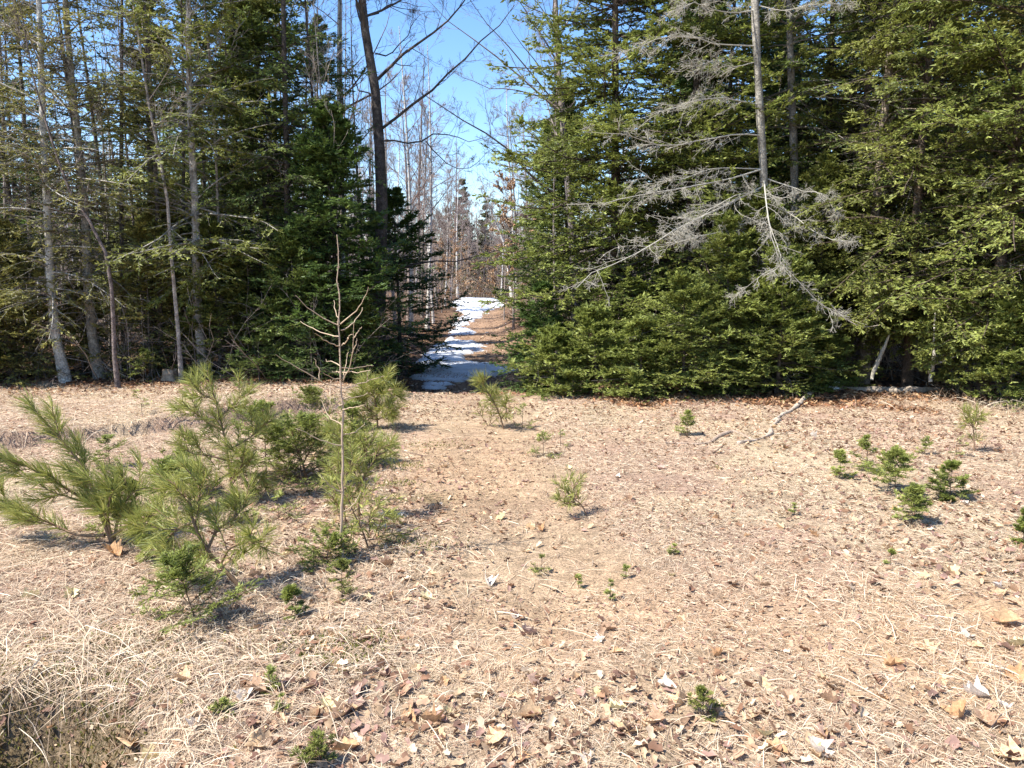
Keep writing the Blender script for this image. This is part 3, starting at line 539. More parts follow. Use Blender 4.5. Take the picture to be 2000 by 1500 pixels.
    LP = np.stack([resample(a, 11) for a, _ in lim]); LP += rng.normal(size=LP.shape)*.022*np.linspace(0,1,11)[None,:,None]; LR = np.stack([r*.55*np.linspace(1,.2,11) for _, r in lim]); g = np.array([.37,.345,.29])
    tubes(tw, LP, LR, 5, g); ln = .15*np.linalg.norm(LP[:,-1]-LP[:,0], axis=1)*(.5+.9*rng.rand(len(LP)))+.13
    A, RA, _ = spawn(rng, LP, LR, 22, .12, 1, 48, 12, ln, 6, up=-.25, wig=.16, flat=.5, rr=.4, shrink=.45); tubes(tw, A, np.maximum(RA, .0022), 4, g)
    A2, RA2, _ = spawn(rng, A, RA, 10, .1, 1, 50, 15, .13, 4, up=-.2, wig=.22, flat=.8, shrink=.4); tubes(tw, A2, np.maximum(RA2,.0016), 3, g*1.02)
    A3, RA3, _ = spawn(rng, A2, RA2, 3, .2, 1, 48, 15, .055, 3, wig=.25); tubes(tw, A3, np.full(RA3.shape,.0013), 3, g*1.05)
    plant_tree('dead_limbed_tree', b, 'lichen grey trunk with long drooping dead limbs covered in fine grey twigs', 'tree', [wood.mesh('trunk', M_BARK, True), tw.mesh('dead_limbs', M_TWIG)], names=('trunk','dead_limbs'))
    b, p = stem([(1552,730),(1553,500),(1550,280),(1543,100),(1540,0)], 12.2, 10)
    plant_tree('spruce_tree', b, 'grey lichened trunk just right of the one with dead limbs', 'tree', cf(52, 10, 1.4, 3.8, .12, 60, 12, 10, 'fir', 'hemlock', .06, .018, (.30,.27,.23), p, 50))
    for px, Y, r, c, lab in [(1592,13.2,.10,(.09,.065,.05),'dark trunk seen between the grey lichened trunk and the large hemlocks'),(1688,11.4,.11,(.30,.24,.18),'pale brown trunk rising behind the left half of the fallen log'),(1812,11.8,.11,(.26,.19,.13),'reddish brown trunk behind the right end of the fallen log'),(1385,13.6,.08,(.09,.07,.06),'dark trunk deep behind the lichen grey limbs')]:
        plant_tree('spruce_tree', base_of(px, Y), lab, 'tree', cf(int(px)+7, 10.5, 1.4, 3.0, r, 60, 12, 9, 'fir', 'hemlock', .062, .02, c, dead=50))
    # bare tree right of the road whose limb crosses the gap
    b, p = stem([(1128,690),(1120,500),(1105,300),(1090,120),(1085,0)], 16.0, 10.5)
    lim = [(local_pts([(1112,420),(1060,355),(1041,346),(1000,300),(964,273),(915,241),(845,196),(817,178)], 16, b, -1.5), .036), (local_pts([(1100,240),(1060,190),(1020,178),(980,172),(930,165),(900,150)], 16, b, -1), .022),
           (local_pts([(1092,130),(1060,70),(1030,30),(1005,-20)], 16, b, -1), .026), (local_pts([(1100,200),(1080,120),(1050,60),(1045,0)], 16, b, .5), .022), (local_pts([(1108,330),(1075,300),(1030,262),(985,268),(960,240)], 16, b, -.6), .018)]
    plant_tree('maple_tree', b, 'bare grey tree behind the roadside fir, one limb slanting down across the sky gap', 'tree', bare(54, 10.5, .10, 18, 8, 7, (.30,.25,.22), p, .35, .3, limbs=lim), names=NB)
build_hero_trees()

def build_background():
    rng = rs(99)
    cvar = [conifer(200+i, H, Rr*1.1, z0, .085, 180, 14, 14, pal, st, .11, .04, (.12,.10,.08), dead=30) for i, (H, Rr, z0, pal, st) in enumerate([(11,1.8,.4,'fir','fir'),(10,1.6,1.2,'hemlock','hemlock'),(11,1.6,2.2,'dark','fir'),(9,1.5,.8,'olive','hemlock')])]
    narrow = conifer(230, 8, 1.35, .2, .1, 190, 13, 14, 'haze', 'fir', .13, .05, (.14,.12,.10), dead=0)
    bvar = [bare(300+i, H, r, 18, 8, 6, c, z0=.28, tw=.004) for i, (H, r, c) in enumerate([(9,.07,(.32,.26,.24)),(8,.055,(.38,.31,.28)),(10,.09,(.24,.20,.18)),(7,.045,(.36,.28,.25))])]
    wvar = [bare(320+i, H, r, 16, 7, 6, (.66,.62,.56), z0=.35, l1=.24, white=True, tw=.004) for i, (H, r) in enumerate([(9,.07),(7.5,.05)])]
    scr = [bare(380+i, 8.5, .07, 26, 9, 8, c_, z0=.06, l1=.26, up=.7, tw=.008) for i, c_ in enumerate([(.36,.29,.26),(.30,.25,.21),(.42,.36,.32)])]
    pole = [bare(340+i, H, r, 9, 5, 4, c, z0=.5, l1=.2, tw=.003) for i, (H, r, c) in enumerate([(6,.03,(.30,.25,.22)),(7,.04,(.16,.13,.11)),(5,.022,(.42,.36,.30))])]
    beech = [bare(360+i, H, r, 18, 7, 4, (.34,.29,.25), z0=.1, l1=.4, tw=.003, leaf=n, a1=60) for i, (H, r, n) in enumerate([(4.5,.035,2600),(3.2,.025,1700)])]
    cache = {}
    def put(kind, i, meshes, x, y, lab, cat, grp, sc, names):
        key = (kind, i); z = float(G(x, y))-.05
        if key not in cache:
            cache[key] = plant_tree(kind, (x, y, z), lab, cat, meshes, grp, rng.rand()*6.28, sc, names)
            return cache[key]
        o = copy_tree(cache[key]); o.location = (x, y, z); o.rotation_euler = (0, 0, rng.rand()*6.28); o.scale = (sc,)*3; o['label'] = lab
        if grp: o['group'] = grp
        elif 'group' in o: del o['group']
        return o
    # individually recognisable far trees round the end of the road
    for px, Y, lab, sc, i in [(832,27,'white birch at the left of the road, tallest of the birches by the snow',1.05,0),(845,30,'white birch just behind the tallest birch by the snow',1.0,1),(868,38,'thin white birch left of the far pointed spruces',1.0,1),(893,46,'white birch in front of the left pointed spruce at the end of the road',.95,0),
                           (978,44,'white birch right of the far pointed spruces, near the orange leaved saplings',.95,1),(800,24,'white birch behind the flat dark boughs left of the snow',1.0,0),(1010,36,'white birch at the right end of the sky gap',1.1,0)]:
        p = W(px, 500, Y); put('birch_tree', i, wvar[i], p[0], Y, lab, 'tree', None, sc, NB)
    # the leaning birch
    b, p = stem([(985,478),(970,440),(955,400),(938,348)], 42, 5)
    b = W(1000,560,42); b[2] = float(G(b[0], 42)); p = np.array([W(a,c,42) for a,c in [(992,520),(985,478),(970,440),(955,400),(938,348)]])-b; p = np.vstack([[0,0,0], p])
    plant_tree('birch_tree', b, 'white birch leaning left in front of the right pointed spruce', 'tree', bare(371, 5, .10, 14, 6, 5, (.66,.62,.56), p, .4, .25, white=True, tw=.005), names=NB)
    for px, Y, sc, lab in [(906,58,1.12,'pointed spruce at the end of the road, left of the notch of sky'),(947,60,.95,'pointed spruce at the end of the road, right of the notch of sky'),(874,62,.9,'far spruce left of the two pointed ones at the road end'),(988,64,.85,'far spruce right of the two pointed ones at the road end')]:
        p = W(px, 500, Y); put('spruce_tree', 9, narrow, p[0], Y, lab, 'tree', None, sc, NT)
    for px, Y, i, sc, lab in [(1003,25,0,1.1,'orange leaved beech sapling at the right of the road beside the fir tips'),(985,30,1,1.2,'smaller orange leaved beech sapling behind the one by the fir tips'),(880,41,0,.85,'orange leaved beech at the left of the snow crest'),(915,49,0,.8,'orange leaved beech straight behind the snow crest'),(950,50,1,1.1,'low orange beech behind the middle of the snow crest'),(975,48,0,.75,'orange leaved beech at the right of the snow crest'),(862,35,1,1.0,'low orange beech under the birches left of the road')]:
        p = W(px, 500, Y); put('beech_sapling', i, beech[i], p[0], Y, lab, 'tree', None, sc, NB)
    for px, Y, i, sc, lab in [(795,27,0,.95,'pinkish grey twiggy tree left of the gap, behind the flat dark boughs'),(822,31,1,.95,'grey brown twiggy tree among the birches left of the gap'),(852,36,2,.95,'pale grey twiggy tree right of the tall birches by the snow'),(880,44,0,.9,'pinkish grey twiggy tree in front of the left pointed spruce'),(1012,33,1,.95,'grey brown twiggy tree at the right end of the gap'),(1040,38,0,1.1,'pinkish grey twiggy tree behind the roadside firs at the gap'),(975,52,2,.95,'pale grey twiggy tree just right of the notch of sky'),(770,24,2,.9,'pale grey twiggy tree close right of the big bare trunk')]:
        p = W(px, 500, Y); put('twiggy_tree', i, scr[i], p[0], Y, lab, 'tree', None, sc, NB)
    L_lab = {'c': ('dark evergreen deep in the wood left of the road, behind the front row','evergreens deep in the left wood'), 'b': ('bare grey tree deep in the wood left of the road','bare trees deep in the left wood'), 'p': ('thin bare pole stem in the shade of the left wood','pole stems in the left wood'), 'w': ('white stemmed birch back in the wood left of the road','birches in the left wood')}
    R_lab = {'c': ('dark evergreen deep in the wood right of the road, behind the front row','evergreens deep in the right wood'), 'b': ('bare grey tree deep in the wood right of the road','bare trees deep in the right wood'), 'p': ('thin bare pole stem in the shade of the right wood','pole stems in the right wood'), 'w': ('white stemmed birch back in the wood right of the road','birches in the right wood')}
    placed = []
    LM_L = [(-999,60,'at the far left edge'),(60,150,'by the pale leaning trunk'),(150,215,'behind the lichen covered trunk'),(215,290,'behind the bending sapling'),(290,350,'behind the small olive fir'),(350,430,'behind the white foot trunk'),(430,520,'between white foot and dark trunk'),(520,600,'behind the straight dark trunk'),(600,700,'behind the dead larch sapling'),(700,780,'behind the big bare trunk'),(780,999,'by the left edge of the snow')]
    LM_R = [(900,1080,'right beside the road'),(1080,1200,'behind the roadside fir'),(1200,1320,'behind the second tall fir'),(1320,1430,'behind the grey dead limbs'),(1430,1520,'behind the lichen grey trunk'),(1520,1620,'behind the old root'),(1620,1700,'behind the left end of the log'),(1700,1780,'behind the middle of the log'),(1780,1860,'behind the right end of the log'),(1860,1960,'behind the young fir by the right edge'),(1960,9999,'at the far right edge')]
    LOOK = {'c':['full dark green evergreen','drooping yellow green evergreen','high crowned dark evergreen','olive drooping evergreen'],'b':['grey brown bare tree','pale grey bare tree','dark bare tree','slight pinkish grey bare tree'],'p':['thin brown pole stem','thin dark pole stem','short pale pole stem'],'w':['taller white birch','slimmer white birch']}
    def lab_for(side, kind, i, x, y):
        px = 1000+FPX*x/y; t = [l for a, b_, l in (LM_L if side<0 else LM_R) if a<=px<b_]; t = t[0] if t else ('left of the road' if side<0 else 'right of the road')
        return LOOK[kind][i]+' '+t+(', just inside the wood' if y<15.5 else ', well inside the wood' if y<21 else ', deep in the wood' if y<32 else ', farthest back')
    def scatter(side, kind, n, y0, y1, gap, sc0, sc1, pw=1.0, lo=None):
        c = 0; tries = 0
        while c < n and tries < n*40:
            tries += 1; y = y0+(y1-y0)*rng.rand()**pw; xr = float(road_x(y)); half = .72*y+1.5
            x = -half+(xr-1.7+half)*rng.rand() if side<0 else xr+1.9+(half-xr-1.9)*rng.rand()
            if lo is not None and abs(x-xr) < lo: continue
            if any((x-a)**2+(y-b_)**2 < gap*gap for a, b_ in placed): continue
            placed.append((x, y)); c += 1; sc = sc0+(sc1-sc0)*rng.rand(); lab, grp = (L_lab if side<0 else R_lab)[kind]
            if kind=='c': i = rng.randint(4); put('evergreen_tree', i, cvar[i], x, y, lab_for(side, kind, i, x, y), 'tree', grp, sc, NT)
            if kind=='b': i = rng.randint(4); put('bare_tree', i, bvar[i], x, y, lab_for(side, kind, i, x, y), 'tree', grp, sc, NB)
            if kind=='p': i = rng.randint(3); put('pole_tree', i, pole[i], x, y, lab_for(side, kind, i, x, y), 'tree', grp, sc, NB)
            if kind=='w': i = rng.randint(2); put('pale_birch', i, wvar[i], x, y, lab_for(side, kind, i, x, y), 'tree', grp, sc, NB)
    scatter(-1, 'c', 9, 15, 22, 1.8, .7, 1.0, lo=3.2); scatter(-1, 'p', 44, 12.2, 16, .35, .9, 1.4); scatter(-1, 'p', 26, 16, 22, .45, .8, 1.2); scatter(-1, 'b', 44, 18, 50, 1.1, .8, 1.15); scatter(-1, 'c', 9, 22, 48, 2.0, .55, .8, lo=5); scatter(-1, 'w', 12, 22, 45, 1.2, .8, 1.1)
    scatter(1, 'c', 20, 13.0, 22, 1.5, .85, 1.1, lo=4.2); scatter(1, 'p', 16, 12, 20, .5, .8, 1.2); scatter(1, 'b', 26, 18, 48, 1.2, .85, 1.15); scatter(1, 'c', 14, 22, 45, 2.0, .7, 1.0, lo=6.5); scatter(1, 'w', 8, 20, 40, 1.2, .9, 1.15)
    # wall of trees at the end of the road
    for k in range(84):
        y = 49+30*rng.rand(); x = -12+20*rng.rand(); i = rng.randint(3); side = 'left half' if x < -2 else 'right half'
        put('twiggy_tree', i, scr[i], x, y, ['pinkish grey','grey brown','pale grey'][i]+' twiggy tree in the '+side+' of the thicket closing the road', 'tree', 'bare trees beyond the end of the road', (.62+.42*rng.rand())*y/60, NB)
    mb = MB(); n = 5200; a = R(50)*(2*rng.rand(n)-1); r = 46+34*rng.rand(n)**1.3; x, y = r*np.sin(a), r*np.cos(a)+0; k = (np.abs(x-road_x(y))>7)|(y>64); x, y = x[k], y[k]; n = len(x)
    hh = 5+4*rng.rand(n); P = np.empty((n,6,3)); P[:,0] = np.stack([x, y, G(x,y)-.1], 1); D = nrm(np.stack([.08*rng.normal(size=n), .08*rng.normal(size=n), np.ones(n)], 1))
    for k in range(1,6): D = nrm(D+rng.normal(size=(n,3))*.05); P[:,k] = P[:,k-1]+D*(hh/5)[:,None]
    c = np.array([[.26,.21,.18],[.34,.28,.25],[.20,.16,.14],[.42,.38,.34]])[rng.randint(4,size=n)]; Rd = (.025+.05*rng.rand(n)**2)[:,None]*np.linspace(1,.2,6); tubes(mb, P, Rd, 4, c)
    S, RS, _ = spawn(rng, P, Rd, 9, .05, 1, 45, 12, 1.5, 4, up=.5, wig=.14, rr=.35); tubes(mb, S, np.maximum(RS,.008), 3, np.array([.27,.215,.19]))
    tag(mb.build('far_wood', M_TWIG), 'far off mass of bare grey brown trees closing the view behind the wood', 'wood', kind='stuff')
    # undergrowth: thin dead stems and twigs nobody could count
    mb = MB()
    for side in (-1, 1):
        n = 1900; y = 11.6+30*rng.rand(n)**1.3; half = .74*y+1.5; xr = road_x(y); u = rng.rand(n)
        x = np.where(side<0, -half+(xr-1.6+half)*u, xr+1.9+(half-xr-1.9)*u); z = G(x, y)
        az = rng.rand(n)*6.283; el = R(20)+R(70)*rng.rand(n); D = np.stack([np.cos(az)*np.cos(el), np.sin(az)*np.cos(el), np.sin(el)], 1); L = .5+1.6*rng.rand(n)**1.5; P = np.empty((n,6,3)); P[:,0] = np.stack([x,y,z],1)
        for k in range(1,6): D = nrm(D+rng.normal(size=(n,3))*.16); P[:,k] = P[:,k-1]+D*(L/5)[:,None]
        Rd = (.004+.006*rng.rand(n))[:,None]*np.linspace(1,.3,6); c = np.array([.27,.22,.18])*(.5+.9*rng.rand(n,1)); tubes(mb, P, Rd, 4, c)
        S, RS, _ = spawn(rng, P, Rd, 7, .2, 1, 45, 12, .35, 4, wig=.2); tubes(mb, S, np.maximum(RS,.002), 3, np.array([.28,.22,.19]))
    tag(mb.build('undergrowth', M_TWIG), 'tangled thin dead stems and twigs filling the floor of the wood', 'undergrowth', kind='stuff')
    mb = MB(); n = 700; y = 47+10*rng.rand(n); x = -8+11*rng.rand(n); P = np.empty((n,5,3)); P[:,0] = np.stack([x,y,G(x,y)],1); D = nrm(np.stack([.5*rng.normal(size=n),.5*rng.normal(size=n),np.ones(n)],1))
    for k in range(1,5): D = nrm(D+rng.normal(size=(n,3))*.15); P[:,k] = P[:,k-1]+D*(.3+.3*rng.rand(n))[:,None]
    tubes(mb, P, np.full((n,5),.008), 3, np.array([.22,.16,.13])); S, RS, _ = spawn(rng, P, np.full((n,5),.006), 9, .1, 1, 45, 12, .35, 4, wig=.2); tubes(mb, S, np.full(RS.shape,.005), 3, np.array([.25,.18,.15]))
    foliage(rng, mb, S[::2], 3, .12, .05, 'olive', np.tile([[.12,.11,.05]], (len(S[::2]),1)))
    tag(mb.build('far_brush', M_TWIG), 'brown and green brush massed behind the snow crest at the end of the road', 'brush', kind='stuff')
build_background()
# ------------------------------------------------------------------ young pines
def needles(rng, mb, P, n, ln, w, ang0, ang1, t0, pal, sweep=(0,0,0)):
    N = len(P); idx = np.repeat(np.arange(N), n); M = len(idx); t = t0+(1-t0)*rng.rand(M)**.85; p, T, _, _ = at_t(P, idx, t)
    q4 = np.arange(M)//5*5; p, T, t = p[q4], T[q4], t[q4]; rv = rng.normal(size=(M,3))[q4]; perp = nrm(rv-(rv*T).sum(1,keepdims=True)*T); perp = nrm(perp+rng.normal(size=(M,3))*.13); a = R(ang0)+(R(ang1)-R(ang0))*t+R(11)*rng.normal(size=M)[q4]+R(4)*rng.normal(size=M)
    D = nrm(T*np.cos(a)[:,None]+perp*np.sin(a)[:,None]+np.array(sweep)*.5); L = ln*(.6+.5*rng.rand(M)); D2 = nrm(D+np.array([0,0,-.16])+np.array(sweep)*.4+rng.normal(size=(M,3))*.05)
    S = nrm(np.cross(D, rng.normal(size=(M,3))))*w*.5; m = p+D*(L*.5)[:,None]; e = m+D2*(L*.5)[:,None]
    V = np.stack([p-S, p+S, m+S, m-S, e], 1); b = np.arange(M)*5
    pa = np.array([[.21,.235,.05],[.34,.345,.075],[.45,.43,.13],[.27,.30,.09]])*pal
    c = pa[rng.randint(4,size=M)]*(1+.14*rng.normal(size=(M,1)))
    off = mb.n; mb.add(V.reshape(-1,3), np.stack([b,b+1,b+2,b+3],1), np.repeat(c,5,0))
    mb.f3.append(np.stack([b+3,b+2,b+4],1)+off)
def pine(name, label, base_px, Y, stems, seed, ln=.10, dens=900, side=7, sl=.2, w=.0024, sweep=(0,0,0), cat='young pine', t0=.25, tint=1.0, depth=.0, r0=.011, a0=74, a1=32):
    ln *= 1.22; dens *= .62; side += 2; sl *= 1.2; w *= .95
    rng = rs(seed); g = ground_at(*base_px) if Y is None else base_of(base_px[0], Y); Yb = g[1]
    wood = MB(); fol = MB(); brown = np.array([.20,.13,.08])
    o = empty(name, g, label, cat)
    allP = []
    for k, st in enumerate(stems):
        dd = depth*rng.normal()*.5
        p = np.array([W(a, b, Yb+dd*i/max(1,len(st)-1)) for i, (a, b) in enumerate(st)])-g
        if k == 0: p[0] = (0,0,-.02)
        p = resample(p, 9); L = np.linalg.norm(np.diff(p,axis=0),axis=1).sum(); r = r0*(1 if k==0 else .7)
        Rr = (r*np.linspace(1,.35,9))[None]; tubes(wood, p[None], Rr, 6, brown); allP.append((p, L, Rr))
    for p, L, Rr in allP:
        needles(rng, fol, p[None], int(dens*L*(1-t0)), ln, w, a0, a1, t0, tint, sweep)
        if side:
            S, RS, _ = spawn(rng, p[None], Rr, side, .1, .92, 52, 10, sl, 6, up=.45, wig=.07, rr=.5, shrink=.35)
            S[:,1:] += np.array(sweep)*.25*np.linspace(.1,1,5)[None,:,None]*sl
            tubes(wood, S, np.maximum(RS,.0025), 4, brown)
            for s in S: needles(rng, fol, s[None], int(dens*.75*sl), ln*.95, w, a0, a1, .2, tint, sweep)
    reg(o, [wood.build('stem', M_TWIG, o), fol.build('needles', M_PINE, o)])
    return o
SW = (-.75, 0, .35)
pine('young_pine', 'large windswept young pine at the left edge with three long tufted shoots', (222,1062), None,
     [[(222,1062),(190,985),(165,915),(120,860),(85,820),(58,790)],[(195,1000),(140,960),(95,935),(40,905),(-10,892)],[(205,1045),(150,1045),(100,1022),(50,1005),(-10,985)],[(222,1062),(235,1000),(262,960),(300,950)],[(215,1050),(270,1015),(330,1000)],[(222,1062),(210,1010),(215,960),(205,925)]], 501, .125, 1750, 5, .16, sweep=SW, depth=.25, t0=.3, r0=.014)
pine('young_pine', 'young pine with curved bare dark foot leaning left, middle of the left foreground', (490,1160), None,
     [[(490,1160),(440,1115),(395,1060),(375,1010),(365,965),(335,942),(305,925)],[(430,1105),(450,1070),(490,1060),(525,1075)],[(405,1075),(425,1035),(460,1010),(480,985)],[(380,1020),(350,1030),(320,1060)],[(395,1060),(370,1090),(330,1110)],[(375,1000),(390,965),(385,930)]], 502, .10, 1250, 5, .13, sweep=(-.5,0,.3), depth=.22, t0=.38, r0=.012)
pine('young_pine', 'tallest young pine, upright with a pointed top, left of the dead sapling', (456,982), None,
     [[(456,982),(447,905),(440,860),(428,810),(415,765),(405,722)],[(445,900),(410,890),(375,885),(345,865)],[(443,880),(480,860),(510,835),(525,810)],[(435,840),(400,820),(370,800),(350,790)],[(430,815),(455,790),(480,765)],[(448,920),(490,925),(520,945)],[(448,925),(415,940),(380,925)],[(420,780),(395,770),(380,750)],[(450,940),(470,915),(478,880)]], 503, .10, 1150, 5, .15, sweep=(-.3,0,.15), depth=.25, t0=.25)
pine('young_pine', 'young pine with a reddish forked stem just right of the dead sapling', (700,1010), None,
     [[(700,1010),(700,955),(690,915),(672,870),(662,835)],[(700,955),(715,925),(735,890),(745,860)],[(692,920),(715,890),(712,850)],[(672,870),(655,850),(640,845)],[(735,890),(755,880),(765,865)]], 504, .09, 1150, 3, .12, depth=.2, t0=.4)
pine('young_pine', 'bushy young pine beside the road, right of and behind the dead sapling', (738,838), None,
     [[(738,838),(735,800),(730,770),(728,748)],[(736,805),(755,785),(772,768)],[(736,810),(710,790),(695,770)],[(733,780),(750,755),(757,738)],[(738,820),(765,805),(785,795)],[(738,820),(705,812),(685,800)],[(732,775),(712,760),(705,745)]], 505, .12, 1300, 4, .16, depth=.3, t0=.15, w=.003)
pine('young_pine', 'leaning young pine growing in the middle of the road before the snow', (985,838), None,
     [[(985,838),(972,800),(958,775),(945,752),(938,735)],[(975,810),(965,785),(960,770)],[(978,820),(990,800),(985,785)]], 506, .12, 900, 3, .12, depth=.2, t0=.15, w=.003, sweep=(-.2,0,.2))
pine('young_pine', 'small pale young pine leaning left alone on the bare ground of the road', (1148,1008), None,
     [[(1148,1008),(1135,985),(1115,970),(1100,955),(1088,945)],[(1125,975),(1120,955),(1125,942)],[(1135,985),(1110,985),(1090,975)]], 507, .07, 1100, 3, .08, depth=.1, t0=.35, r0=.006)
pine('young_pine', 'small pine with a thin bare stem and one tuft, far right of the clearing', (1903,882), None,
     [[(1903,882),(1902,850),(1898,825),(1890,800)],[(1900,835),(1885,815),(1880,800)],[(1900,835),(1908,818),(1906,802)]], 508, .09, 1300, 2, .08, depth=.1, t0=.6, r0=.006)
pine('young_pine', 'thin straggly young pine in front of the foot of the dead sapling', (722,1072), None,
     [[(722,1072),(705,1030),(690,1000),(680,975),(650,950)],[(705,1030),(735,1010),(765,1000)],[(712,1045),(680,1040),(640,1020)],[(690,1000),(720,980),(745,975)],[(715,1055),(750,1050),(775,1040)]], 509, .07, 620, 4, .13, depth=.25, t0=.25, tint=1.15, r0=.006)
pine('young_pine', 'low spreading pine left of the dead sapling and behind the small spruce', (600,940), None,
     [[(600,940),(590,900),(575,865),(570,835)],[(598,925),(565,905),(535,890)],[(598,925),(630,905),(650,885)],[(592,905),(610,870),(620,845)],[(600,932),(560,930),(525,935)],[(585,885),(550,865),(530,850)]], 510, .085, 800, 5, .15, depth=.35, t0=.15)
pine('young_pine', 'low dense pine tuft right against the dead sapling, before the bushy roadside pine', (672,900), None,
     [[(672,900),(660,870),(650,845),(645,825)],[(670,890),(695,870),(710,850)],[(668,885),(640,875),(620,865)],[(665,875),(680,850),(690,835)]], 511, .09, 900, 4, .13, depth=.3, t0=.15)
pine('young_pine', 'sparse low pine shoot beside the leaning pine in the road', (955,832), None,
     [[(955,832),(940,812),(930,800)],[(955,832),(960,812),(955,798)],[(955,832),(975,815),(990,812)]], 512, .09, 260, 2, .12, depth=.2, t0=.1, w=.003, r0=.005)
pine('young_pine', 'feathery young pine growing up round the lower stem of the dead sapling', (676,1030), None,
     [[(676,1030),(672,990),(665,950),(660,910),(662,880)],[(674,1000),(650,975),(635,950)],[(672,985),(695,960),(705,935)],[(668,960),(645,935),(640,915)],[(666,940),(685,915),(690,895)]], 513, .08, 800, 3, .12, depth=.2, t0=.2, r0=.006)
# dark bushy spruces behind and between the pines
def seedling(name, label, px, py, hpx, wpx, pal='fir', cat='seedling', dens=1.0, cl=.020, seed=None, group=None, lean=0, low=.008):
    g = ground_at(px, py); dens *= .62 if hpx < 45 else (.8 if dens > 1.45 else 1); sc = math.hypot(g[1], CAM_H)/FPX; H = hpx*sc; Rr = wpx*sc*(.60 if px > 1200 else .74); H *= 1.12; sd_ = seed or int(px*7+py)
    cl *= 1.15; cw = cl*.19; pal = {'fir':'light','dark':'light','hemlock':'bright','light':'bright','olive':'hemlock'}[pal if hpx >= 45 else 'hemlock']; tr, cr = conifer(sd_, H, Rr, low, .003+.010*H, int((14+26*H)*dens), 9, int(16*dens), pal, 'fir', cl, cw, (.18,.13,.09), dead=0, tsides=5, lift=14)
    o = plant_tree(name, g-np.array([0,0,.01]), label, cat, [tr, cr], group, names=('stem','needles')); o.rotation_euler = (0, R(lean), 0); return o
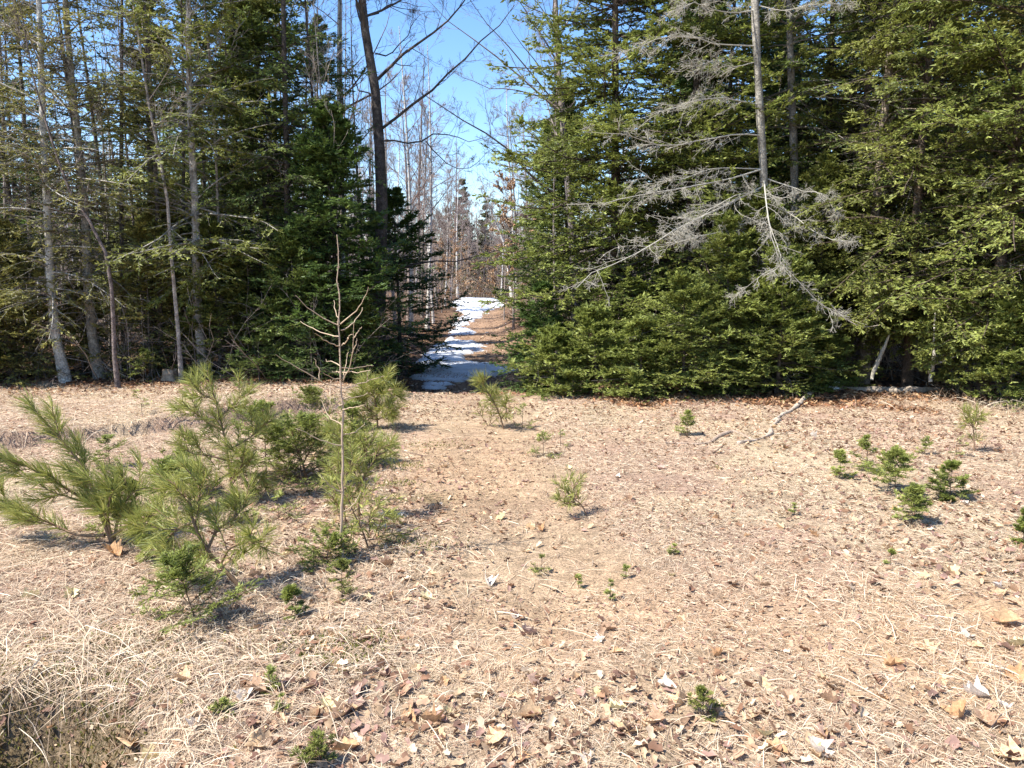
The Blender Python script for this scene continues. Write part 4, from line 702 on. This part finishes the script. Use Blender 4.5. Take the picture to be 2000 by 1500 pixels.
for a in [('spruce_seedling','dark green bushy seedling in the left foreground under the curved foot pine',385,1215,110,190,'fir',1.5,.024,-14),
          ('spruce_seedling','small upright green sprig right of the curved foot pine',572,1205,52,46,'fir',1.0,.018,0),
          ('spruce_seedling','low dark green seedling just left of the dead sapling foot',640,1100,48,110,'fir',1.3,.02,0),
          ('spruce_seedling','thin olive seedling among fallen leaves just below the dead sapling foot',668,1168,66,60,'olive',.7,.016,0),
          ('spruce_seedling','low bright yellow green seedling between the tallest and the windswept pine',458,1022,42,74,'light',1.3,.024,0),
          ('spruce_seedling','faint grey green seedling right of the bright yellow green one',545,1015,42,90,'olive',.8,.022,0),
          ('spruce_seedling','bright green seedling hidden beside the windswept pine tufts',335,1000,80,120,'light',1.2,.026,0),
          ('spruce_seedling','dark green seedling at the foot of the windswept pine, on its right',255,1045,90,110,'dark',1.3,.026,0),
          ('spruce_seedling','small light seedling at the foot of the windswept pine, in the dry grass',285,1100,46,60,'light',1.0,.02,0),
          ('spruce_seedling','dense spruce seedling right of the tallest pine, nearer to it',520,930,120,150,'fir',1.6,.028,0),
          ('spruce_seedling','dense dark spruce seedling midway between tallest pine and dead sapling',590,950,120,160,'dark',1.6,.028,0),
          ('spruce_seedling','dull olive spruce seedling left behind the dead sapling',615,865,90,130,'olive',1.3,.03,0),
          ('spruce_seedling','green seedling close behind the dead sapling stem',695,905,100,110,'fir',1.3,.028,0),
          ('spruce_seedling','small seedling on the bank edge left of the tallest pine',215,912,54,70,'fir',.8,.022,0),
          ('spruce_seedling','brown leafless looking seedling on the left bank',278,812,38,70,'olive',.35,.03,0),
          ('spruce_seedling','low green seedling left of the tallest pine foot',360,960,70,110,'fir',1.1,.026,0),
          ('spruce_seedling','bright green seedling on the right of the clearing beside the old branch',1342,853,44,50,'light',1.5,.022,0),
          ('spruce_seedling','leftmost seedling of the cluster at the right of the clearing',1640,932,46,52,'hemlock',1.0,.022,0),
          ('spruce_seedling','upper seedling with a bare foot in the right cluster',1693,922,62,60,'hemlock',.9,.022,0),
          ('spruce_seedling','widest and bushiest seedling of the right cluster',1748,962,72,108,'hemlock',1.7,.024,0),
          ('spruce_seedling','dark green round seedling on the right side of the right cluster',1856,975,62,82,'fir',1.9,.022,0),
          ('spruce_seedling','lowest seedling of the right cluster, nearest the camera',1780,1022,66,76,'light',1.6,.022,0),
          ('spruce_seedling','tiny upright seedling above the right cluster',1806,888,38,28,'hemlock',1.0,.02,0),
          ('spruce_seedling','sparse pale seedling left of the one tuft pine at far right',1868,892,44,46,'olive',.5,.02,0),
          ('spruce_seedling','dark seedling cut by the right edge of the photo',1998,1062,60,40,'fir',1.3,.02,0),
          ('spruce_seedling','small seedling with open branches in the middle of the road',1062,893,42,52,'olive',.9,.022,0),
          ('spruce_seedling','spindly seedling stem right of the one in the middle of the road',1095,872,42,24,'olive',.4,.022,0),
          ('spruce_seedling','two needle thin green seedling right of the road pine',1020,835,40,40,'hemlock',.7,.024,0),
          ('spruce_seedling','tiny green seedling in dry grass near the bottom left leaf cluster',432,1398,30,34,'fir',1.2,.012,0),
          ('spruce_seedling','tiny green seedling above the red brown oak leaf at bottom left',528,1345,38,36,'fir',1.0,.013,0),
          ('spruce_seedling','grey green seedling in straw at the bottom, right of the middle',1372,1398,50,60,'olive',.9,.012,0),
          ('spruce_seedling','grey green seedling at the bottom edge left of the middle',625,1497,56,60,'olive',1.0,.012,0),
          ('spruce_seedling','thin sprig standing between two oak leaves at the bottom',552,1400,40,20,'olive',.6,.012,0),
          ('spruce_seedling','tiny sprig left of the sand patch in the road',1130,1148,26,16,'hemlock',.8,.013,0),
          ('spruce_seedling','tiny upright sprig in the lower middle of the road',1192,1172,38,16,'hemlock',.8,.013,0),
          ('spruce_seedling','tiny bushy sprig right of the tiny upright sprig in the road',1222,1128,24,26,'olive',.8,.013,0),
          ('spruce_seedling','tiny green sprig in the middle right of the clearing',1316,1082,18,24,'fir',.8,.014,0),
          ('spruce_seedling','tiny sprig left of the road centre below the small pale pine',1058,1118,30,34,'olive',.7,.014,0),
          ('spruce_seedling','tiny olive sprig below the leftmost seedling of the right cluster',1552,1008,26,24,'olive',.7,.016,0),
          ('spruce_seedling','tiny grey sprig below the right cluster',1738,1104,28,26,'olive',.8,.014,0),
          ('spruce_seedling','tiny seedling on the bank by the middle of the log',1712,742,20,60,'light',1.4,.03,0),
          ('spruce_seedling','low green spray left of the log and behind the old root',1660,752,26,70,'light',1.3,.03,0),
          ('spruce_seedling','low green spray at the right end of the log',1850,765,24,110,'light',1.5,.03,0)]:
    seedling(a[0], a[1], a[2], a[3], a[4], a[5], a[6], 'seedling', a[7], a[8], lean=a[9])

# ------------------------------------------------------------------ dead sapling
def dead_sapling():
    g = ground_at(668,1095); Y = g[1]; P = lambda l, d=0: np.array([W(a, b, Y+d*i/max(1,len(l)-1)) for i,(a,b) in enumerate(l)])-g
    o = empty('dead_sapling', g, 'slim dead larch sapling with bare upcurved twigs standing among the pines', 'sapling'); wood = MB(); tw = MB(); c = np.array([.40,.30,.215]); c2 = np.array([.47,.35,.24])
    st = resample(P([(668,1095),(668,1000),(669,900),(669,790),(666,733),(664,654),(661,563),(659,500),(658,458)]), 24); st[1:-1] += rs(3).normal(size=(22,3))*.0035; tubes(wood, st[None], (np.interp(np.linspace(0,1,24),[0,.3,1],[.0085,.0065,.002]))[None], 7, c)
    B = [([(663,636),(628,620),(600,600),(577,575)],-.12),([(665,633),(690,612),(708,590),(719,562)],-.1),([(666,645),(686,635),(700,618),(709,600)],.2),([(663,632),(656,610),(651,585)],.1),([(663,657),(636,652),(610,640),(585,628)],.15),([(664,676),(640,668),(615,652)],-.2),([(667,675),(680,662),(687,652)],-.15),
         ([(668,759),(640,750),(625,745),(590,722),(560,705),(538,692)],-.25),([(624,742),(622,720),(614,700)],0),([(640,750),(620,752),(588,752)],-.1),([(672,759),(700,750),(718,745),(751,733)],.1),([(717,745),(719,735),(717,728)],0),([(670,744),(680,725),(688,690),(690,660),(690,632)],-.15),([(690,660),(700,648),(706,638)],0),([(688,690),(694,675),(697,662)],0),
         ([(670,740),(675,715),(679,686)],.1),([(666,718),(680,720),(700,718),(729,714)],.2),([(665,715),(650,708),(636,702)],.1),([(668,727),(690,727),(724,723)],-.1),([(668,726),(655,726),(650,725)],0),([(667,742),(650,738),(632,728)],-.2),
         ([(669,790),(650,800),(640,780),(620,760)],-.1),([(669,780),(700,775),(718,768)],.15),([(669,800),(695,795),(712,792)],-.1),([(668,830),(645,815),(632,795),(628,780)],.1),([(668,870),(640,865),(605,850),(578,836)],-.15),([(645,758),(645,775),(646,800)],-.05),([(668,850),(700,840),(715,825)],.1),([(669,960),(645,950),(625,925)],-.1),([(668,1000),(690,985),(705,960)],.1)]
    for l, d in B:
        p = resample(P(l, d), 10); p[1:] += rs(int(abs(l[0][1]*7+l[-1][0]))).normal(size=(9,3))*.0028; tubes(tw, p[None], np.linspace(.0036,.0014,10)[None], 5, c2)
    rng = rs(8)   # short spurs (bud pegs)
    n = 130; pp, T, _, _ = at_t(st[None], np.zeros(n,int), .2+.75*rng.rand(n)); D = nrm(np.cross(T, rng.normal(size=(n,3)))+T*.4); X = np.stack([pp, pp+D*.009], 1); tubes(wood, X, np.full((n,2),.0016), 3, c*.7)
    reg(o, [wood.build('stem', M_TWIG, o), tw.build('twigs', M_TWIG, o)])
dead_sapling()

# ------------------------------------------------------------------ fallen wood, stump, stems
def limb(name, label, cat, pix, rad, col, seed, K=28, sides=12, lift=.5, rough=.12, kids=None, mt=None, Y=None):
    rng = rs(seed); pts = np.array([ground_at(a, b) for a, b in pix]) if Y is None else np.array([W(a,b,Y) for a,b in pix]); g = pts[0].copy(); p = resample(pts, K); rr = np.interp(np.linspace(0,1,K), np.linspace(0,1,len(rad)), rad)
    if Y is None: p[:,2] = G(p[:,0], p[:,1])+rr*lift
    p = p-g; rr = rr*(1+rough*rng.normal(size=K)); p[:,:2] += rng.normal(size=(K,2))*rr[:,None]*.15
    mb = MB(); T = p[None]; tubes(mb, T, rr[None], sides, np.array(col))
    V = mb.v[-1]; ctr = np.repeat(p, sides, 0); d = V-ctr; V[:] = ctr+d*(1+.14*np.sin(7*np.arctan2(d[:,2], d[:,0])+3*ctr[:,0]))[:,None]
    for e, q in ((0, p[0]), (K-1, p[-1])):
        b = e*sides; mb.add(q[None], np.zeros((0,3),int), np.array(col)*1.1); ci = mb.n-1
        mb.f3.append(np.array([[b+i, b+(i+1)%sides, ci] for i in range(sides)]))
    o = mb.build(name, mt or M_WOOD, smooth=True); o.location = tuple(g); tag(o, label, cat); return o
limb('fallen_log', 'weathered grey log lying along the wood edge on the right', 'log', [(1598,760),(1650,762),(1720,766),(1780,768),(1832,764)], [.028,.04,.05,.055,.035], (.44,.36,.28), 61)
limb('old_root', 'pale twisted root piece standing out at the left end of the log', 'root', [(1590,752),(1585,768),(1562,790),(1535,808),(1512,822)], [.022,.036,.03,.026,.016], (.50,.42,.33), 62, 22, rough=.25)
limb('rotten_branch', 'crumbling pale wood pieces continuing below the old root', 'branch', [(1522,822),(1505,838),(1500,852),(1470,862),(1440,868)], [.026,.014,.028,.010,.018], (.45,.36,.28), 63, 22, rough=.4)
limb('fallen_branch', 'thin curved dead branch behind the bright green seedling on the right', 'branch', [(1300,866),(1340,868),(1385,866),(1408,852),(1430,845),(1470,860)], [.012,.014,.016,.022,.02,.012], (.36,.27,.20), 64, 26, 7)
limb('fallen_branch', 'short dark stick below the thin curved branch on the right', 'branch', [(1392,886),(1405,878),(1414,866)], [.008,.010,.007], (.22,.15,.11), 65, 10, 6)
limb('fallen_branch', 'pale straight stick right of the crumbling wood pieces', 'branch', [(1478,848),(1520,848),(1552,840)], [.009,.008,.006], (.50,.42,.32), 66, 10, 6)
limb('fallen_branch', 'pale bent stick lying before the right end of the log', 'branch', [(1805,786),(1822,782),(1834,768)], [.012,.014,.01], (.52,.45,.36), 67, 10, 6)
limb('fallen_branch', 'dark stick pressed in the road at the left edge of the tread', 'branch', [(785,882),(800,886),(835,892)], [.008,.009,.006], (.20,.14,.10), 68, 10, 6)
limb('fallen_branch', 'thin bare twig lying in dry grass in the lower middle of the photo', 'branch', [(735,1262),(790,1268),(850,1280),(900,1292)], [.004,.004,.003,.002], (.46,.36,.24), 69, 16, 5, lift=2)
limb('fallen_branch', 'thin twig lying on the sandy patch at the lower right', 'branch', [(1420,1192),(1450,1198),(1480,1210),(1500,1216)], [.004,.0035,.003,.002], (.36,.26,.18), 70, 16, 5, lift=2)
limb('standing_stick', 'pale leaning broken stem behind the middle of the fallen log', 'dead stem', [(1702,742),(1712,712),(1722,690),(1738,652)], [.022,.030,.026,.012], (.44,.40,.33), 71, 18, 9, Y=10.35, rough=.05)
limb('standing_stick', 'thin whitish upright stem with a knobbly foot behind the right end of the log', 'dead stem', [(1818,745),(1817,728),(1822,712),(1824,670),(1826,610)], [.024,.034,.014,.012,.010], (.60,.55,.48), 72, 22, 8, Y=10.0, rough=.1)
limb('standing_stick', 'slanting grey stick propped among the low boughs at the far right', 'dead stem', [(1826,712),(1870,695),(1912,680)], [.010,.009,.006], (.46,.40,.34), 73, 10, 6, Y=9.9)
limb('standing_stick', 'curving bare vine like stem above the log, below the grey dead limbs', 'dead stem', [(1620,592),(1650,622),(1685,638),(1725,634)], [.009,.008,.007,.004], (.50,.44,.36), 74, 16, 6, Y=10.0)
def stump():
    g = base_of(330, 11.7); mb = MB(); n = 18; a = np.arange(n)*2*math.pi/n; rng = rs(9); rings = [(0,.16),(.05,.125),(.12,.105),(.19,.10)]; V = []
    flute = 1+.12*np.sin(5*a)+.05*rng.normal(size=n)
    for h, r in rings: V += [(r*flute[i]*math.cos(a[i]), r*flute[i]*math.sin(a[i]), h+(.035*rng.rand() if h>.18 else 0)) for i in range(n)]
    V.append((0,0,.17)); F = [[k*n+i, k*n+(i+1)%n, (k+1)*n+(i+1)%n, (k+1)*n+i] for k in range(3) for i in range(n)]
    mb.add(V, F, np.array([.40,.30,.20])); mb.f3.append(np.array([[3*n+i, 3*n+(i+1)%n, 4*n] for i in range(n)]))
    o = mb.build('tree_stump', M_WOOD); o.location = tuple(g); tag(o, 'small weathered brown stump at the foot of the left tree row', 'stump')
stump()
def snow_bits():   # white scrap at the wood edge
    g = base_of(1632, 10.6); mb = MB(); rng = rs(10); n = 10; a = np.arange(n)*2*math.pi/n
    V = [(.075*math.cos(t)*(1+.2*rng.rand()), .03*math.sin(t), .02) for t in a]+[(.07*math.cos(t)*(1+.15*rng.rand()), .03*math.sin(t), .13+.03*rng.rand()) for t in a]+[(0,0,.165)]
    mb.add(V, [[i,(i+1)%n,n+(i+1)%n,n+i] for i in range(n)], np.array([.80,.82,.84])); mb.f3.append(np.array([[n+i, n+(i+1)%n, 2*n] for i in range(n)]))
    o = mb.build('white_block', M_SNOW); o.location = tuple(g); tag(o, 'small bright white block in the shade behind the left end of the log', 'white block')
snow_bits()

# ------------------------------------------------------------------ fallen oak leaves
def oak_outline(rng, lobes=4):
    pts = []; Ln = 1.0
    left = []
    for i in range(lobes*2+1):
        t = (i+.5)/(lobes*2+1); env = math.sin(math.pi*min(1, t*1.05+.03))**.7*.40
        w = env*(.95+.22*rng.randn()) if i%2==1 else env*(.55+.15*rng.rand())
        left.append((w, -.5+t*1.0+(.07 if i%2==1 else 0)))
    return [(0,-.55)]+left+[(0,.58)]+[(-a*(.9+.2*rng.rand()), b+.02*rng.randn()) for a, b in reversed(left)]
LEAFCOL = {'tan': (.66,.46,.27), 'orange': (.52,.31,.16), 'white': (.72,.63,.53), 'brown': (.42,.27,.17), 'yellow': (.74,.62,.34), 'pink': (.47,.32,.25)}
def leaf_mesh(seed, colr):
    rng = rs(seed); ol = np.array(oak_outline(rng, 3+seed%2)); n = len(ol); mb = MB()
    mid = np.stack([np.zeros(n), ol[:,1]], 1); half = mid*.5+ol*.5
    A = .3+.5*rng.rand(); Bc = .2+.8*rng.rand(); tw = .5*rng.randn()
    def z(p): x, y = p[:,0], p[:,1]; return A*np.abs(x)*1.4*(1+.6*rng.rand()) + Bc*y*y*.8 + tw*x*y + .03*np.sin(9*x+7*y+seed)+ .09*(x*x*4)
    V = np.concatenate([np.c_[q, z(q)] for q in (mid, half, ol)])
    F = []
    for i in range(n):
        j = (i+1)%n; F += [[i,j,n+j,n+i],[n+i,n+j,2*n+j,2*n+i]]
    c = np.array(LEAFCOL[colr]); C = np.repeat(c[None], 3*n, 0)*(1+.08*rng.normal(size=(3*n,1))); C[:n] *= .85
    mb.add(V, F, C); k = mb.n; mb.add([(-.012,-.52,.01),(.012,-.52,.01),(.012,-.82,.05),(-.012,-.82,.05)], [[0,1,2,3]], c*.7)
    V = mb.v; allv = np.concatenate(V); zmin = allv[:,2].min()
    for v in V: v[:,2] -= zmin
    return mb.mesh('oak_leaf', M_LEAF, False)
LM = {c: [leaf_mesh(700+i*13+j, c) for j in range(3)] for i, c in enumerate(LEAFCOL)}
def put_leaf(px, py, size, colr, label, rz, k=0, tx=0, ty=0, group=None, w=None):
    g = ground_at(px, py) if w is None else w; o = link('oak_leaf', LM[colr][k%3]); o.location = (g[0], g[1], g[2]-.002); o.scale = (size*1.05, size, size); o.rotation_euler = (tx, ty, rz)
    return tag(o, label, 'leaf', group)
for i, a in enumerate([(498,1352,.15,'brown','large red brown oak leaf at the lower left above the tan leaves',1.2),(258,1450,.16,'tan','large bright tan oak leaf at the bottom left',.4),(300,1482,.14,'yellow','pale oak leaf touching the bottom edge at lower left',2.2),
          (385,1420,.10,'white','bleached lobed oak leaf standing in dry grass at lower left',.2),(505,1455,.17,'tan','long tan oak leaf near the bottom, right of the bleached lobed leaf',-.7),(668,1398,.15,'brown','dark brown oak leaf resting on a paler one near the bottom',2.6),
          (640,1385,.15,'yellow','pale yellow oak leaf partly under the dark brown one',.9),(672,1468,.15,'orange','curled orange oak leaf at the bottom, below the dark brown one',1.4),(845,1415,.14,'orange','orange brown oak leaf left of the brightest white leaf',-1.0),
          (910,1436,.085,'white','brightest white leaf scrap near the bottom middle',.3),(965,1450,.14,'tan','tan oak leaf right of the brightest white leaf',1.7),(1022,1425,.13,'pink','white and brown oak leaf near the bottom middle',-.4),(1008,1480,.14,'orange','orange oak leaf touching the bottom edge near the middle',2.9),
          (1200,1386,.12,'yellow','yellow curled leaf with dark shadow, lower middle right',1.5),(1280,1412,.14,'brown','brown curled leaf below the yellow curled leaf',1.1),(1492,1438,.12,'yellow','cream lobed leaf at the lower right, left of an orange leaf',-.6),(1602,1438,.11,'orange','orange leaf right of the cream lobed leaf',.1),
          (1745,1302,.12,'orange','orange curled leaf with a strong shadow on the sandy patch',1.5),(1965,1215,.17,'tan','long tan curled leaf near the right edge',1.3),(1985,1262,.15,'yellow','pale wide oak leaf at the right edge below the long curled one',.5),(1858,1140,.12,'pink','reddish pink leaf at the right, in dry grass',.9),
          (1905,1360,.13,'white','bleached leaf in a straw tuft at the lower right',.7),(1925,1410,.15,'brown','upright brown oak leaf at the lower right corner tuft',-.2),(1880,1400,.15,'orange','orange lobed oak leaf below the straw tuft at lower right',1.9),(1985,1322,.15,'orange','orange oak leaf at the right edge, lower right',.2),
          (1975,1480,.17,'tan','large tan oak leaf in the bottom right corner',1.1),(845,1124,.10,'tan','pale tan leaf on the left side of the road, middle foreground',.6),(830,1168,.11,'yellow','yellow brown leaf just below the pale tan leaf on the road side',1.4),(648,1204,.06,'white','small white leaf below the thin olive seedling',.1),
          (225,1083,.20,'orange','big rust orange oak leaf under the windswept pine',.8),(362,1222,.11,'tan','pinkish tan leaf by the dark bushy seedling',.3),(715,1170,.09,'yellow','curled yellow leaf right of the thin olive seedling',2.0),(1480,1130,.08,'tan','pale leaf in the middle of the right foreground',.3),
          (1065,1260,.09,'brown','small brown leaf in the lower middle of the road',.7),(1300,1340,.11,'white','bleached curled leaf right of the yellow curled leaf',1.2),(110,1270,.11,'pink','pinkish curled leaf in dry grass at far left',.5)]):
    rg = rs(i+40); put_leaf(a[0], a[1], a[2]*.70, a[3], a[4], a[5], i, .3*rg.randn(), .25*rg.randn())
rng = rs(1234); names = list(LEAFCOL); cnt = 0
zones = [(1.0,2.55,1.2,.3,60,'in the near right foreground'),(2.6,3.6,.6,.7,46,'at the right edge of the clearing'),(-.6,2.7,.6,.3,32,'in the near left foreground'),(-1.0,4.6,.45,.9,34,'beside the dead larch sapling'),(0.4,4.6,.9,.9,30,'in the middle of the old road'),(3.4,6.8,1.1,1.2,34,'around the seedling cluster'),(-2.4,3.4,.6,.5,14,'in the straw below the windswept pine')]
for cx, cy, sx, sy, n, where in zones:
    for _ in range(n):
        x, y = cx+sx*rng.randn(), cy+sy*rng.randn()
        if y < 1.9: y = 1.9+abs(rng.randn())*.4
        c = names[rng.choice(6, p=[.40,.14,.08,.16,.10,.12])]
        put_leaf(0, 0, .045+.05*rng.rand(), c, 'small curled '+c+' dead leaf '+where, rng.rand()*6.28, rng.randint(3), .35*rng.randn(), .35*rng.randn(), 'dead leaves scattered over the clearing', np.array([x, y, float(G(x, y))]))
